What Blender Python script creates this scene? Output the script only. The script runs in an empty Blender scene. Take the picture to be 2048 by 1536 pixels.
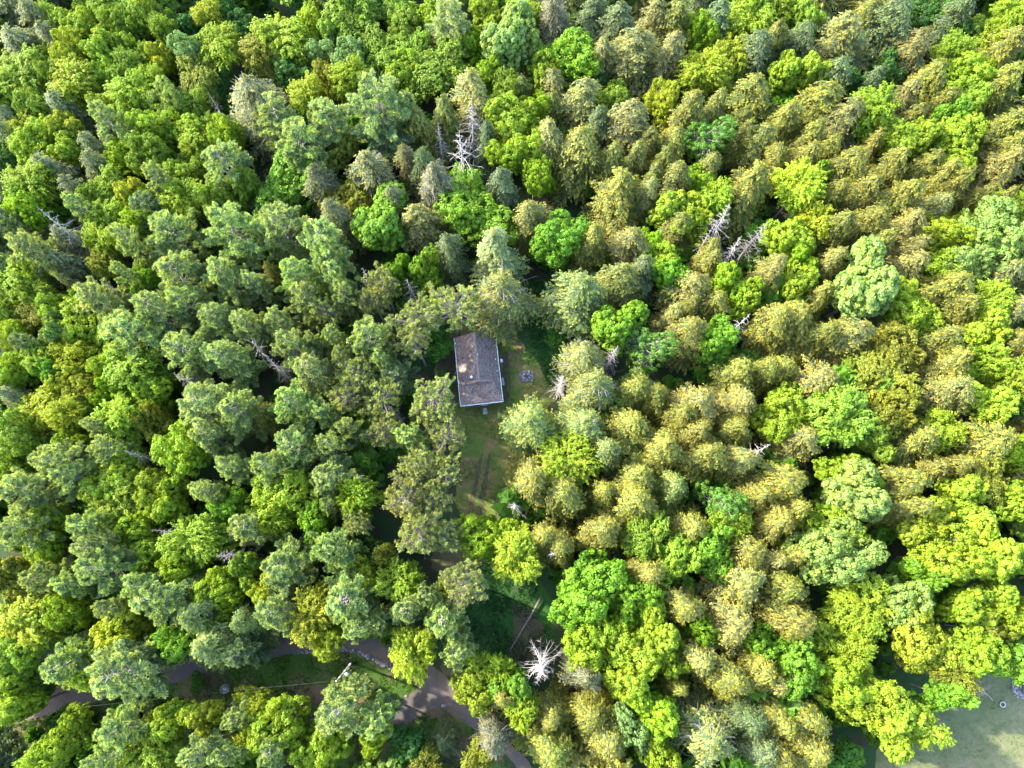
import bpy, math, random
import numpy as np
from mathutils import Vector, Matrix, noise as mnoise
PI = math.pi
SC = bpy.context.scene
COL = SC.collection
rnd = random.Random(7)
# ---------------------------------------------------------------- camera
CAM_H = 94.0            # metres above the ground
PITCH = math.radians(15.0)
FPX = 1365.0            # focal length in photo pixels (24 mm on 36 mm)
cd = bpy.data.cameras.new('camera'); cam = bpy.data.objects.new('camera', cd); COL.objects.link(cam)
cd.lens = 24.0; cd.sensor_width = 36.0; cd.clip_start = 0.5; cd.clip_end = 3000
cam.location = (0, 0, CAM_H); cam.rotation_euler = (PITCH, 0, 0)
SC.camera = cam
# ---------------------------------------------------------------- sky, sun, exposure
SUN_EL = math.radians(36); SUN_AZ = math.radians(158)      # azimuth counter-clockwise from +X (the light comes from the left, slightly from above)
w = bpy.data.worlds.new('World'); SC.world = w; w.use_nodes = True
nt = w.node_tree; bg = nt.nodes['Background']
sky = nt.nodes.new('ShaderNodeTexSky'); sky.sky_type = 'NISHITA'; sky.sun_disc = False
sky.sun_elevation = SUN_EL; sky.sun_rotation = math.radians(90) - SUN_AZ
sky.air_density = 1.0; sky.dust_density = 2.0; sky.ozone_density = 1.0
nt.links.new(sky.outputs[0], bg.inputs[0]); bg.inputs[1].default_value = 0.15
sd = bpy.data.lights.new('sun', 'SUN'); sd.energy = 2.15; sd.angle = math.radians(1.5); sd.color = (1.0, 0.90, 0.70)
sun = bpy.data.objects.new('sun', sd); COL.objects.link(sun)
sdir = Vector((math.cos(SUN_EL)*math.cos(SUN_AZ), math.cos(SUN_EL)*math.sin(SUN_AZ), math.sin(SUN_EL)))
sun.rotation_euler = sdir.to_track_quat('Z', 'Y').to_euler()
SC.view_settings.view_transform = 'Standard'; SC.view_settings.look = 'None'
SC.view_settings.gamma = 1; SC.view_settings.use_curve_mapping = False
SC.view_settings.exposure = 3.22
SC.cycles.max_bounces = 8; SC.cycles.diffuse_bounces = 4; SC.cycles.transmission_bounces = 5

# ---------------------------------------------------------------- helpers
def W(px, py, z=0.0):
    """place on the plane of height z that lies under photo pixel (px, py)"""
    dx = (px - 1024) / FPX; dy = -(py - 768) / FPX
    c, s = math.cos(PITCH), math.sin(PITCH)
    wy = dy*c + s; wz = dy*s - c
    t = (CAM_H - z) / -wz
    return Vector((dx*t, wy*t, z)), t
def tag(o, label=None, cat=None, group=None, kind=None):
    if label: o['label'] = label
    if cat: o['category'] = cat
    if group: o['group'] = group
    if kind: o['kind'] = kind
    return o
def link(o, parent=None):
    COL.objects.link(o)
    if parent: o.parent = parent
    return o
def empty(name, loc, rz=0.0, scale=(1, 1, 1)):
    o = bpy.data.objects.new(name, None); o.location = loc; o.rotation_euler = (0, 0, rz); o.scale = scale
    o.empty_display_size = 0.5
    COL.objects.link(o); return o
def mesh_np(name, V, F, mat, tint=None, smooth=False):
    """V (n,3), F (m,k) with k = 3 or 4"""
    V = np.asarray(V, dtype=np.float32); F = np.asarray(F, dtype=np.int32)
    me = bpy.data.meshes.new(name)
    m, k = F.shape
    me.vertices.add(len(V)); me.vertices.foreach_set('co', V.ravel())
    me.loops.add(m*k); me.loops.foreach_set('vertex_index', F.ravel())
    me.polygons.add(m); me.polygons.foreach_set('loop_start', np.arange(0, m*k, k, dtype=np.int32))
    try: me.polygons.foreach_set('loop_total', np.full(m, k, dtype=np.int32))
    except Exception: pass
    if tint is not None:
        a = me.attributes.new('tint', 'FLOAT', 'FACE'); a.data.foreach_set('value', np.asarray(tint, dtype=np.float32))
    me.update(calc_edges=True)
    if smooth: me.polygons.foreach_set('use_smooth', np.ones(m, dtype=bool))
    if mat: me.materials.append(mat)
    return me
def mesh_py(name, V, F, mat, smooth=False):
    me = bpy.data.meshes.new(name); me.from_pydata([tuple(v) for v in V], [], F); me.update()
    if smooth: me.polygons.foreach_set('use_smooth', [True]*len(me.polygons))
    me.materials.append(mat); return me
def obj(name, me, parent=None, **kw):
    o = bpy.data.objects.new(name, me); link(o, parent); return tag(o, **kw)
class MB:
    """collects boxes, tubes and prisms into one mesh"""
    def __init__(s): s.V = []; s.F = []
    def add(s, V, F):
        b = len(s.V); s.V += [tuple(v) for v in V]; s.F += [tuple(i+b for i in f) for f in F]; return s
    def box(s, x0, x1, y0, y1, z0, z1, M=None):
        V = [Vector(p) for p in ((x0,y0,z0),(x1,y0,z0),(x1,y1,z0),(x0,y1,z0),(x0,y0,z1),(x1,y0,z1),(x1,y1,z1),(x0,y1,z1))]
        if M: V = [M @ v for v in V]
        return s.add(V, [(0,3,2,1),(4,5,6,7),(0,1,5,4),(1,2,6,5),(2,3,7,6),(3,0,4,7)])
    def tube(s, pts, radii, n=6, caps=True):
        pts = [Vector(p) for p in pts]
        if not hasattr(radii, '__len__'): radii = [radii]*len(pts)
        V = []; up = Vector((0.13, 0.21, 0.97))
        for i, p in enumerate(pts):
            t = (pts[min(i+1, len(pts)-1)] - pts[max(i-1, 0)]).normalized()
            a = t.cross(up)
            if a.length < 1e-3: a = t.cross(Vector((1, 0, 0)))
            a.normalize(); b = t.cross(a)
            for k in range(n):
                an = 2*PI*k/n; V.append(p + (a*math.cos(an) + b*math.sin(an))*radii[i])
        F = []
        for i in range(len(pts)-1):
            for k in range(n):
                F.append((i*n+k, i*n+(k+1) % n, (i+1)*n+(k+1) % n, (i+1)*n+k))
        if caps: F += [tuple(range(n-1, -1, -1)), tuple((len(pts)-1)*n+k for k in range(n))]
        return s.add(V, F)
    def lathe(s, prof, c=(0, 0, 0), n=16):
        V = []; F = []
        for r, z in prof:
            for k in range(n):
                V.append((c[0]+r*math.cos(2*PI*k/n), c[1]+r*math.sin(2*PI*k/n), c[2]+z))
        for i in range(len(prof)-1):
            for k in range(n): F.append((i*n+k, i*n+(k+1) % n, (i+1)*n+(k+1) % n, (i+1)*n+k))
        F += [tuple(range(n-1, -1, -1)), tuple((len(prof)-1)*n+k for k in range(n))]
        return s.add(V, F)
    def mesh(s, name, mat, smooth=False): return mesh_py(name, s.V, s.F, mat, smooth)
    def build(s, name, mat, parent=None, smooth=False, **kw): return obj(name, s.mesh(name, mat, smooth), parent, **kw)

# ---------------------------------------------------------------- materials
def new_mat(name):
    m = bpy.data.materials.new(name); m.use_nodes = True
    return m, m.node_tree, m.node_tree.nodes['Principled BSDF']
def ramp(nt, fac, stops):
    r = nt.nodes.new('ShaderNodeValToRGB')
    while len(r.color_ramp.elements) > 1: r.color_ramp.elements.remove(r.color_ramp.elements[-1])
    for i, (p, c) in enumerate(stops):
        e = r.color_ramp.elements[0] if i == 0 else r.color_ramp.elements.new(p)
        e.position = p; e.color = (*c, 1)
    nt.links.new(fac, r.inputs[0]); return r.outputs[0]
def noise_tex(nt, scale, detail=6, rough=0.6, vec=None, dist=0.0):
    n = nt.nodes.new('ShaderNodeTexNoise'); n.inputs['Scale'].default_value = scale
    n.inputs['Detail'].default_value = detail; n.inputs['Roughness'].default_value = rough; n.inputs['Distortion'].default_value = dist
    if vec is None: vec = nt.nodes.new('ShaderNodeTexCoord').outputs['Object']
    nt.links.new(vec, n.inputs['Vector']); return n.outputs[0]
def mixc(nt, a, b, fac, mode='MIX'):
    m = nt.nodes.new('ShaderNodeMix'); m.data_type = 'RGBA'; m.blend_type = mode
    for sock, v in ((m.inputs[0], fac), (m.inputs[6], a), (m.inputs[7], b)):
        if isinstance(v, (int, float)): sock.default_value = v
        elif isinstance(v, tuple): sock.default_value = (*v, 1)
        else: nt.links.new(v, sock)
    return m.outputs[2]
def mathn(nt, op, a, b=0.0):
    m = nt.nodes.new('ShaderNodeMath'); m.operation = op
    for i, v in enumerate((a, b)):
        if isinstance(v, (int, float)): m.inputs[i].default_value = v
        else: nt.links.new(v, m.inputs[i])
    return m.outputs[0]
def bump(nt, bs, h, strength=0.5, dist=0.05):
    b = nt.nodes.new('ShaderNodeBump'); b.inputs['Strength'].default_value = strength; b.inputs['Distance'].default_value = dist
    nt.links.new(h, b.inputs['Height']); nt.links.new(b.outputs[0], bs.inputs['Normal'])
def plain(name, c, rough=0.6, metal=0.0, var=0.25, scale=4.0):
    m, nt, bs = new_mat(name)
    n = noise_tex(nt, scale)
    col = ramp(nt, n, [(0.3, tuple(x*(1-var) for x in c)), (0.7, tuple(min(1, x*(1+var)) for x in c))])
    nt.links.new(col, bs.inputs['Base Color']); bs.inputs['Roughness'].default_value = rough; bs.inputs['Metallic'].default_value = metal
    bump(nt, bs, n, 0.2, 0.01); return m
def leaf_mat(name, transl=0.35, spec=0.25, hue=(1.25, 0.95, 0.6), patch=1.0, old=None):
    """leaf colour = the tree's own colour, varied leaf by leaf and in broad patches of younger growth"""
    m, nt, bs = new_mat(name)
    oi = nt.nodes.new('ShaderNodeObjectInfo')
    at = nt.nodes.new('ShaderNodeAttribute'); at.attribute_name = 'tint'
    n = noise_tex(nt, 0.55, 3, 0.5)
    alt = mixc(nt, oi.outputs['Color'], hue, 1.0, 'MULTIPLY')
    pf = ramp(nt, n, [(0.35, (0, 0, 0)), (0.68, (patch,)*3)])
    c = mixc(nt, oi.outputs['Color'], alt, pf)
    # attribute = brightness of the leaf (below 4), plus 4 where it is this spring's growth at a twig's end
    young = mathn(nt, 'GREATER_THAN', at.outputs['Fac'], 3.99)
    val = mathn(nt, 'SUBTRACT', at.outputs['Fac'], mathn(nt, 'MULTIPLY', young, 4.0))
    if old: c = mixc(nt, mixc(nt, c, old, 1.0, 'MULTIPLY'), mixc(nt, c, (1.14, 1.13, 0.85), 1.0, 'MULTIPLY'), young)
    v = nt.nodes.new('ShaderNodeCombineXYZ')
    for i in range(3): nt.links.new(val, v.inputs[i])
    c = mixc(nt, c, v.outputs[0], 1.0, 'MULTIPLY')
    nt.links.new(c, bs.inputs['Base Color']); bs.inputs['Roughness'].default_value = 0.55
    bs.inputs['Specular IOR Level'].default_value = spec
    tr = nt.nodes.new('ShaderNodeBsdfTranslucent')
    nt.links.new(mixc(nt, c, (1.35, 1.3, 0.55), 1.0, 'MULTIPLY'), tr.inputs[0])
    mx = nt.nodes.new('ShaderNodeMixShader'); mx.inputs[0].default_value = transl
    nt.links.new(bs.outputs[0], mx.inputs[1]); nt.links.new(tr.outputs[0], mx.inputs[2])
    nt.links.new(mx.outputs[0], nt.nodes['Material Output'].inputs[0])
    return m
def bark_mat(name, a, b):
    m, nt, bs = new_mat(name)
    n = noise_tex(nt, 3.0, 8, 0.7)
    nt.links.new(ramp(nt, n, [(0.3, a), (0.7, b)]), bs.inputs['Base Color']); bs.inputs['Roughness'].default_value = 0.9
    bump(nt, bs, n, 0.6, 0.03); return m
M_BROAD = leaf_mat('broadleaf_foliage', 0.42, hue=(1.18, 1.02, 0.7))
M_HEM = leaf_mat('hemlock_foliage', 0.30, hue=(1.12, 1.0, 0.85), old=(0.50, 0.68, 0.85))
M_PINE = leaf_mat('pine_needles', 0.30, hue=(1.15, 1.05, 0.75), old=(0.62, 0.76, 0.92))
M_BARK = bark_mat('brown_bark', (0.06, 0.045, 0.035), (0.16, 0.12, 0.095))
M_GBARK = bark_mat('grey_bark', (0.12, 0.105, 0.09), (0.28, 0.25, 0.22))
M_DEAD = bark_mat('bleached_wood', (0.15, 0.135, 0.125), (0.38, 0.345, 0.33))
M_DEADB = bark_mat('grey_brown_dead_wood', (0.17, 0.14, 0.135), (0.34, 0.29, 0.28))
M_TWIG = bark_mat('grey_twigs', (0.14, 0.125, 0.11), (0.34, 0.31, 0.28))
M_WHITE = plain('white_trim', (0.72, 0.74, 0.76), 0.5, var=0.06)

# ---------------------------------------------------------------- ground
def ground_mat(name, layers, bump_s=0.6, fine=18.0):
    """layers: list of (noise scale, threshold, softness, colour a, colour b)"""
    m, nt, bs = new_mat(name)
    c = None
    for sc, th, so, a, b in layers:
        n = noise_tex(nt, sc, 8, 0.65, dist=0.4)
        f = noise_tex(nt, fine, 6, 0.75)
        cc = ramp(nt, f, [(0.33, a), (0.66, b)])
        if c is None: c = cc
        else: c = mixc(nt, c, cc, ramp(nt, n, [(th-so, (0, 0, 0)), (th+so, (1, 1, 1))]))
    nt.links.new(c, bs.inputs['Base Color']); bs.inputs['Roughness'].default_value = 0.95
    bs.inputs['Specular IOR Level'].default_value = 0.1
    bump(nt, bs, noise_tex(nt, fine, 8, 0.8), bump_s, 0.08)
    return m
G_FLOOR = ground_mat('forest_floor_litter', [(1, 0, 0, (0.024, 0.017, 0.014), (0.062, 0.042, 0.033)), (0.3, 0.46, 0.10, (0.012, 0.034, 0.012), (0.03, 0.07, 0.022))], 0.9, 9)
G_LAWN = ground_mat('worn_cabin_grass', [(1, 0, 0, (0.06, 0.082, 0.018), (0.115, 0.14, 0.035)), (0.25, 0.53, 0.10, (0.12, 0.085, 0.04), (0.19, 0.14, 0.07)), (0.4, 0.55, 0.08, (0.035, 0.085, 0.012), (0.08, 0.15, 0.025))], 0.7, 14)
G_SHADE = ground_mat('shade_darkened_grass', [(1, 0, 0, (0.016, 0.055, 0.012), (0.035, 0.10, 0.022)), (0.25, 0.6, 0.1, (0.03, 0.05, 0.02), (0.055, 0.08, 0.03))], 0.7, 14)  # grass green darkened in its own colour to stand for shade
G_FIELD = ground_mat('mown_field_grass', [(1, 0, 0, (0.065, 0.088, 0.038), (0.12, 0.145, 0.065)), (0.15, 0.5, 0.2, (0.10, 0.10, 0.06), (0.16, 0.15, 0.09)), (0.6, 0.6, 0.12, (0.04, 0.07, 0.025), (0.075, 0.105, 0.04)), (2.5, 0.6, 0.08, (0.05, 0.08, 0.03), (0.09, 0.12, 0.05))], 1.0, 20)
G_VERGE = ground_mat('verge_grass_and_leaves', [(1, 0, 0, (0.03, 0.07, 0.012), (0.07, 0.125, 0.025)), (0.16, 0.50, 0.05, (0.075, 0.052, 0.036), (0.14, 0.10, 0.07)), (0.6, 0.6, 0.06, (0.035, 0.07, 0.02), (0.07, 0.12, 0.03))], 0.9, 11)
G_VGREEN = ground_mat('weedy_green', [(1, 0, 0, (0.022, 0.05, 0.010), (0.055, 0.10, 0.02)), (0.35, 0.56, 0.06, (0.07, 0.055, 0.035), (0.12, 0.09, 0.06)), (0.9, 0.55, 0.08, (0.03, 0.075, 0.012), (0.06, 0.12, 0.02))], 1.0, 16)
G_ROAD = ground_mat('gravel', [(1, 0, 0, (0.062, 0.058, 0.064), (0.115, 0.105, 0.11)), (0.3, 0.5, 0.12, (0.09, 0.07, 0.058), (0.15, 0.12, 0.10)), (0.7, 0.62, 0.08, (0.05, 0.06, 0.03), (0.09, 0.095, 0.05))], 0.9, 22)
G_SOIL = ground_mat('brown_soil', [(1, 0, 0, (0.045, 0.035, 0.025), (0.095, 0.072, 0.052)), (0.5, 0.5, 0.1, (0.05, 0.06, 0.025), (0.10, 0.105, 0.045))], 0.8, 16)

g = 260.0
nx = 80
V = []; F = []
for j in range(nx+1):
    for i in range(nx+1):
        x = -g + 2*g*i/nx; y = -g + 60 + 2*g*j/nx
        V.append((x, y, 0.0))
for j in range(nx):
    for i in range(nx): F.append((j*(nx+1)+i, j*(nx+1)+i+1, (j+1)*(nx+1)+i+1, (j+1)*(nx+1)+i))
obj('forest_floor', mesh_np('forest_floor', V, F, G_FLOOR), kind='structure')

def ragged(pts, amp=0.35, step=0.5, seed=1):
    """closed outline in metres, resampled with a ragged natural edge"""
    out = []; n = len(pts)
    for i in range(n):
        a, b = Vector(pts[i]), Vector(pts[(i+1) % n])
        k = max(1, int((b-a).length/step))
        for j in range(k):
            p = a.lerp(b, j/k)
            q = Vector((p.x*0.9+seed*7, p.y*0.9, 3.1))
            d = mnoise.noise_vector(q)*amp + mnoise.noise_vector(q*3.3)*amp*0.5
            out.append((p.x+d.x, p.y+d.y))
    return out
def sheet(name, outline_px, z, mat, amp=0.35, seed=1, closed_smooth=True):
    P = [W(x, y)[0].to_2d() for x, y in outline_px]
    if closed_smooth:       # two rounds of corner cutting
        for _ in range(2):
            Q = []
            for i in range(len(P)):
                a, b = P[i], P[(i+1) % len(P)]
                Q += [a.lerp(b, .25), a.lerp(b, .75)]
            P = Q
    R = ragged(P, amp, 0.4, seed)
    import mathutils.geometry as mg
    tri = mg.tessellate_polygon([[Vector((x, y, 0)) for x, y in R]])
    F = []
    for t in tri:
        a, b, c = (Vector(R[i]) for i in t)
        F.append(tuple(t) if (b-a).cross(c-a) > 0 else tuple(reversed(t)))
    me = mesh_py(name, [(x, y, z) for x, y in R], F, mat)
    return obj(name, me, kind='structure'), R
LAWN_PX = [(872,690),(900,652),(960,640),(1010,640),(1040,600),(1110,600),(1150,660),(1150,730),(1120,790),(1085,830),(1050,860),(1030,930),(1010,990),(1000,1040),(930,1045),(905,1010),(925,930),(915,850),(880,800),(868,740)]
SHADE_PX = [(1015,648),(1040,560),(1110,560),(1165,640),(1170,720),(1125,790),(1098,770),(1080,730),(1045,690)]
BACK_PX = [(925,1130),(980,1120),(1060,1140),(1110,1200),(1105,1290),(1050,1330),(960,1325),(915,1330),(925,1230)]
FIELD_PX = [(1745,1620),(1752,1500),(1800,1450),(1880,1400),(1960,1350),(2060,1300),(2300,1250),(2500,1500),(2400,1700)]
VERGE_PX = [(270,1420),(290,1372),(400,1345),(560,1300),(640,1285),(720,1290),(790,1325),(850,1360),(800,1450),(890,1385),(930,1400),(1010,1500),(1010,1560),(700,1560),(540,1440),(300,1460)]
VERGE2_PX = [(-60,1430),(40,1432),(150,1415),(290,1380),(420,1410),(330,1450),(200,1500),(-60,1540)]
_, LAWN = sheet('cabin_clearing_grass', LAWN_PX, 0.012, G_LAWN, 0.5, 1)
_, SHADE = sheet('painted_shade_grass', SHADE_PX, 0.020, G_SHADE, 0.45, 2)  # darker sheet over the lawn, painting in the shade of the trees
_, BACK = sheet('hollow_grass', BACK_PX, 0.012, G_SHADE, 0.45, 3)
_, FIELD = sheet('field', FIELD_PX, 0.012, G_FIELD, 0.12, 4, False)
_, VERGE = sheet('road_verge', VERGE_PX, 0.012, G_VERGE, 0.5, 5)
_, VERGE2 = sheet('road_verge', VERGE2_PX, 0.012, G_VERGE, 0.5, 6)
def strip_px(path, w_l, w_r=None):
    """outline round a centre line of photo pixels, widths in pixels"""
    w_r = w_r or w_l; L = []; R = []
    for i, (x, y, *ww) in enumerate(path):
        a = path[max(i-1, 0)]; b = path[min(i+1, len(path)-1)]
        tx, ty = b[0]-a[0], b[1]-a[1]; l = math.hypot(tx, ty); nx_, ny_ = -ty/l, tx/l
        k = ww[0] if ww else w_l
        L.append((x+nx_*k, y+ny_*k)); R.append((x-nx_*k, y-ny_*k))
    return L + R[::-1]
ROAD_PATH = [(-120,1450,28),(0,1428,27),(100,1402,26),(200,1375,26),(330,1342,26),(450,1312,24),(560,1288,22),(640,1275,22),(720,1284,23),(790,1310,25),(850,1350,27),(900,1395,26),(950,1440,15),(1010,1490,12),(1080,1570,12)]
_, ROAD = sheet('gravel_road', strip_px(ROAD_PATH, 25), 0.030, G_ROAD, 0.25, 7)
_, SPUR = sheet('gravel_pull_in', [(845,1372),(905,1395),(880,1410),(840,1432),(800,1462),(775,1450),(790,1425),(810,1395)], 0.036, G_ROAD, 0.3, 8)
_, DRIVE = sheet('dirt_driveway', strip_px([(940,1040,24),(925,1080,26),(890,1120,36),(905,1150,24),(918,1210,14),(915,1290,14),(890,1350,16)], 24), 0.024, G_SOIL, 0.5, 9)
for off in (-9, 9):
    sheet('tyre_rut', strip_px([(972+off*.9,905,2.5),(965+off,945,4),(956+off,990,5),(948+off,1035,6)], 4), 0.028+0.004*(off > 0), G_SOIL, 0.12, 10+off)
_, SOIL = sheet('bare_soil', [(868,700),(905,690),(918,745),(928,800),(915,812),(898,790),(878,760)], 0.020, G_SOIL, 0.3, 20)
sheet('bare_soil', [(1004,700),(1016,705),(1022,760),(1020,800),(1008,812),(1006,760)], 0.026, G_SOIL, 0.2, 21)
sheet('bare_soil', [(1020,1200),(1080,1240),(1095,1300),(1050,1345),(1010,1300),(1030,1250)], 0.024, G_SOIL, 0.5, 22)
sheet('bare_soil', [(985,990),(1030,985),(1060,1030),(1040,1060),(990,1040)], 0.032, G_SOIL, 0.4, 23)
sheet('verge_grass', [(545,1310),(600,1310),(700,1300),(760,1330),(850,1362),(820,1395),(770,1400),(700,1395),(640,1375),(575,1350)], 0.018, G_VGREEN, 0.9, 31)
def inside(p, poly):
    c = False; n = len(poly); x, y = p
    j = n-1
    for i in range(n):
        xi, yi = poly[i]; xj, yj = poly[j]
        if (yi > y) != (yj > y) and x < (xj-xi)*(y-yi)/(yj-yi)+xi: c = not c
        j = i
    return c

# ---------------------------------------------------------------- the cabin
HE = 2.75                                   # eave height
nw, ne, se, sw = (W(x, y, HE)[0] for x, y in ((908,675),(991,669),(1005,803),(922,811)))
cc = (nw+ne+se+sw)/4
yv = ((nw-sw)+(ne-se)); yv.z = 0; rot = math.atan2(yv.y, yv.x) - PI/2
LEN = ((nw-sw).length+(ne-se).length)/2; WID = ((ne-nw).length+(se-sw).length)/2
print('cabin', LEN, WID, math.degrees(rot), cc)
cabin = empty('cabin', (cc.x, cc.y, 0), rot)
tag(cabin, 'small cabin with brown shingled roof and white eaves alone in the forest clearing', 'cabin')
hw, hl = WID/2, LEN/2
RISE = hw*0.55; TH = 0.12; OV = 0.35
gy = -hl + 3.0                              # where the gablet wall stands
gw = hw*0.60                                # half width of the gablet at its foot
gz = HE + RISE*(1-gw/hw)                    # height at its foot
m_sh, nt, bs = new_mat('brown_asphalt_shingle')
tc = nt.nodes.new('ShaderNodeTexCoord').outputs['Object']
mp = nt.nodes.new('ShaderNodeMapping'); nt.links.new(tc, mp.inputs[0]); mp.inputs['Scale'].default_value = (5.0, 1.6, 5)
st = noise_tex(nt, 2.0, 8, 0.75, mp.outputs[0], 0.5)
big = noise_tex(nt, 0.5, 4, 0.6)
oi = nt.nodes.new('ShaderNodeObjectInfo')
at = nt.nodes.new('ShaderNodeAttribute'); at.attribute_name = 'tint'
c = ramp(nt, st, [(0.3, (0.08, 0.064, 0.060)), (0.5, (0.20, 0.160, 0.148)), (0.7, (0.37, 0.31, 0.29))])
c2 = ramp(nt, st, [(0.3, (0.11, 0.065, 0.05)), (0.7, (0.30, 0.20, 0.155))])
c = mixc(nt, c, c2, ramp(nt, big, [(0.50, (0, 0, 0)), (0.72, (0.7, 0.7, 0.7))]))
v = nt.nodes.new('ShaderNodeCombineXYZ')
for i in range(3): nt.links.new(at.outputs['Fac'], v.inputs[i])
c = mixc(nt, c, v.outputs[0], 1.0, 'MULTIPLY')
nt.links.new(c, bs.inputs['Base Color']); bs.inputs['Roughness'].default_value = 0.95
bs.inputs['Specular IOR Level'].default_value = 0.1
bump(nt, bs, st, 0.5, 0.02)
m_wall = plain('dark_brown_siding', (0.10, 0.065, 0.045), 0.8)
m_conc = plain('concrete', (0.30, 0.29, 0.28), 0.9, scale=6)
m_metal = plain('galvanised_metal', (0.62, 0.63, 0.65), 0.35, 0.8, 0.08)
m_dark = plain('blackened_metal', (0.04, 0.04, 0.045), 0.5, 0.4)
m_glass, nt, bs = new_mat('dark_window_glass')
bs.inputs['Base Color'].default_value = (0.02, 0.03, 0.035, 1); bs.inputs['Roughness'].default_value = 0.06
# walls
wx, wy = hw-OV, hl-OV
wl = MB().box(-wx, wx, -wy, wy, 0, 0.35); wl.build('foundation', m_conc, cabin)
wl = MB(); zt = HE-0.08
wl.box(-wx+.02, wx-.02, -wy+.02, wy-.02, 0.352, zt)
wl.add([(-wx+.02, wy-.15, zt+.002), (wx-.02, wy-.15, zt+.002), (0, wy-.15, HE+RISE-.15), (-wx+.02, wy-.02, zt+.002), (wx-.02, wy-.02, zt+.002), (0, wy-.02, HE+RISE-.15)], [(0,1,2),(5,4,3),(0,2,5,3),(1,4,5,2),(0,3,4,1)])
wall = wl.build('wall', m_wall, cabin)
# boards of the siding on each side, one part each
bd = []
for z in np.arange(0.40, zt-0.12, 0.2):
    bd.append(z)
side = MB().box(-0.012, 0.012, -wy, wy, 0, 0.185).mesh('siding_board', m_wall)
end = MB().box(-wx, wx, -0.012, 0.012, 0, 0.185).mesh('siding_board', m_wall)
for z in bd:
    for sx in (-1, 1):
        o = obj('siding_board', side, cabin); o.location = (sx*(wx+.004), 0, z); o.rotation_euler.y = sx*0.06
    for sy in (-1, 1):
        o = obj('siding_board', end, cabin); o.location = (0, sy*(wy+.004), z); o.rotation_euler.x = -sy*0.06
# door, windows
def opening(name, x, y, w_, h_, z, face):
    f = MB(); M = Matrix.Translation((x, y, z)) @ Matrix.Rotation(face, 4, 'Z')
    for a in (-w_/2-.06, w_/2): f.box(a, a+.06, -.05, .03, 0, h_, M)
    for b in (-.06, h_): f.box(-w_/2-.06, w_/2+.06, -.05, .03, b, b+.06, M)
    if name == 'window':
        fr = f.build('window', M_WHITE, cabin)
        MB().box(-w_/2+.002, w_/2-.002, -.02, 0, .002, h_-.002, M).build('pane', m_glass, fr)
    else:
        fr = MB().box(-w_/2+.002, w_/2-.002, -.03, 0, .002, h_-.002, M).build('door', M_WHITE, cabin)
        f.build('door_frame', M_WHITE, fr)
        MB().box(w_/2-.14, w_/2-.08, -.09, -.03, .95, 1.0, M).build('handle', m_metal, fr)
opening('door', 0.35, -wy-.03, .9, 2.0, .36, 0)
opening('window', -1.6, -wy-.03, .9, 1.0, 1.1, 0)
opening('window', 1.8, -wy-.03, .7, 1.0, 1.1, 0)
for yy in (-2.6, 1.6): opening('window', wx+.03, yy, 1.0, 1.0, 1.1, PI/2)
opening('door', wx+.03, -0.9, .9, 2.0, .36, PI/2)
for yy in (-2.2, 2.0): opening('window', -wx-.03, yy, 1.0, 1.0, 1.1, -PI/2)
# roof planes
ridgeN = (0, hl, HE+RISE); ridgeS = (0, gy, HE+RISE)
def plane_pts(kind):
    if kind == 'L': return [(-hw, hl, HE), (-hw, -hl, HE), (-gw, gy, gz), (0, gy, HE+RISE), (0, hl, HE+RISE)]
    if kind == 'R': return [(hw, hl, HE), (0, hl, HE+RISE), (0, gy, HE+RISE), (gw, gy, gz), (hw, -hl, HE)]
    return [(-hw, -hl, HE), (hw, -hl, HE), (gw, gy, gz), (-gw, gy, gz)]
rf = MB()
for k in 'LRF':
    P = plane_pts(k); n = len(P)
    rf.add(P + [(x, y, z-TH) for x, y, z in P], [tuple(range(n)), tuple(range(2*n-1, n-1, -1))] + [(i, i+n, (i+1) % n+n, (i+1) % n) for i in range(n)])
roof = rf.build('roof', m_sh, cabin)
me = roof.data; a = me.attributes.new('tint', 'FLOAT', 'FACE'); a.data.foreach_set('value', [0.6]*len(me.polygons))
# shingles: staggered tabs lying on each slope, joined (they are about 2 by 4 pixels each)
def shingles(kind):
    P = [Vector(p) for p in plane_pts(kind)]
    if kind == 'L': ex, org = Vector((0, -1, 0)), P[0]
    elif kind == 'R': ex, org = Vector((0, 1, 0)), P[4]
    else: ex, org = Vector((1, 0, 0)), P[0]
    nrm = (P[1]-P[0]).cross(P[2]-P[0]).normalized()
    if nrm.z < 0: nrm = -nrm
    ey = nrm.cross(ex).normalized()
    if ey.z < 0: ey = -ey
    poly = [((p-org).dot(ex), (p-org).dot(ey)) for p in P]
    xs = [p[0] for p in poly]; ys = [p[1] for p in poly]
    V = []; F = []; T = []
    row = 0; y = 0.0
    while y < max(ys):
        x = min(xs) - (row % 2)*0.15 - rnd.random()*0.03
        while x < max(xs):
            w_ = 0.29
            ax, bx_ = x+0.004, x+w_
            cx, cy = (ax+bx_)/2, y+0.08
            if inside((cx, cy), poly):
                ax = max(ax, min(xs)); bx_ = min(bx_, max(xs))
                lift = 0.012+rnd.random()*0.012
                b = len(V)
                for (u, v_, h) in ((ax, y, lift), (bx_, y, lift), (bx_, y+0.165, 0.004), (ax, y+0.165, 0.004), (ax, y, 0.001), (bx_, y, 0.001)):
                    V.append(org+ex*u+ey*v_+nrm*h)
                F += [(b, b+1, b+2, b+3), (b+4, b+5, b+1, b)]
                t = rnd.uniform(0.75, 1.25)*(0.55 if rnd.random() < 0.04 else 1)
                T += [t, t]
            x += 0.30
        y += 0.15; row += 1
    me = mesh_np('shingles', V, F, m_sh, T)
    return obj('shingles', me, roof, kind='stuff')
for k in 'LRF': shingles(k)
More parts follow.
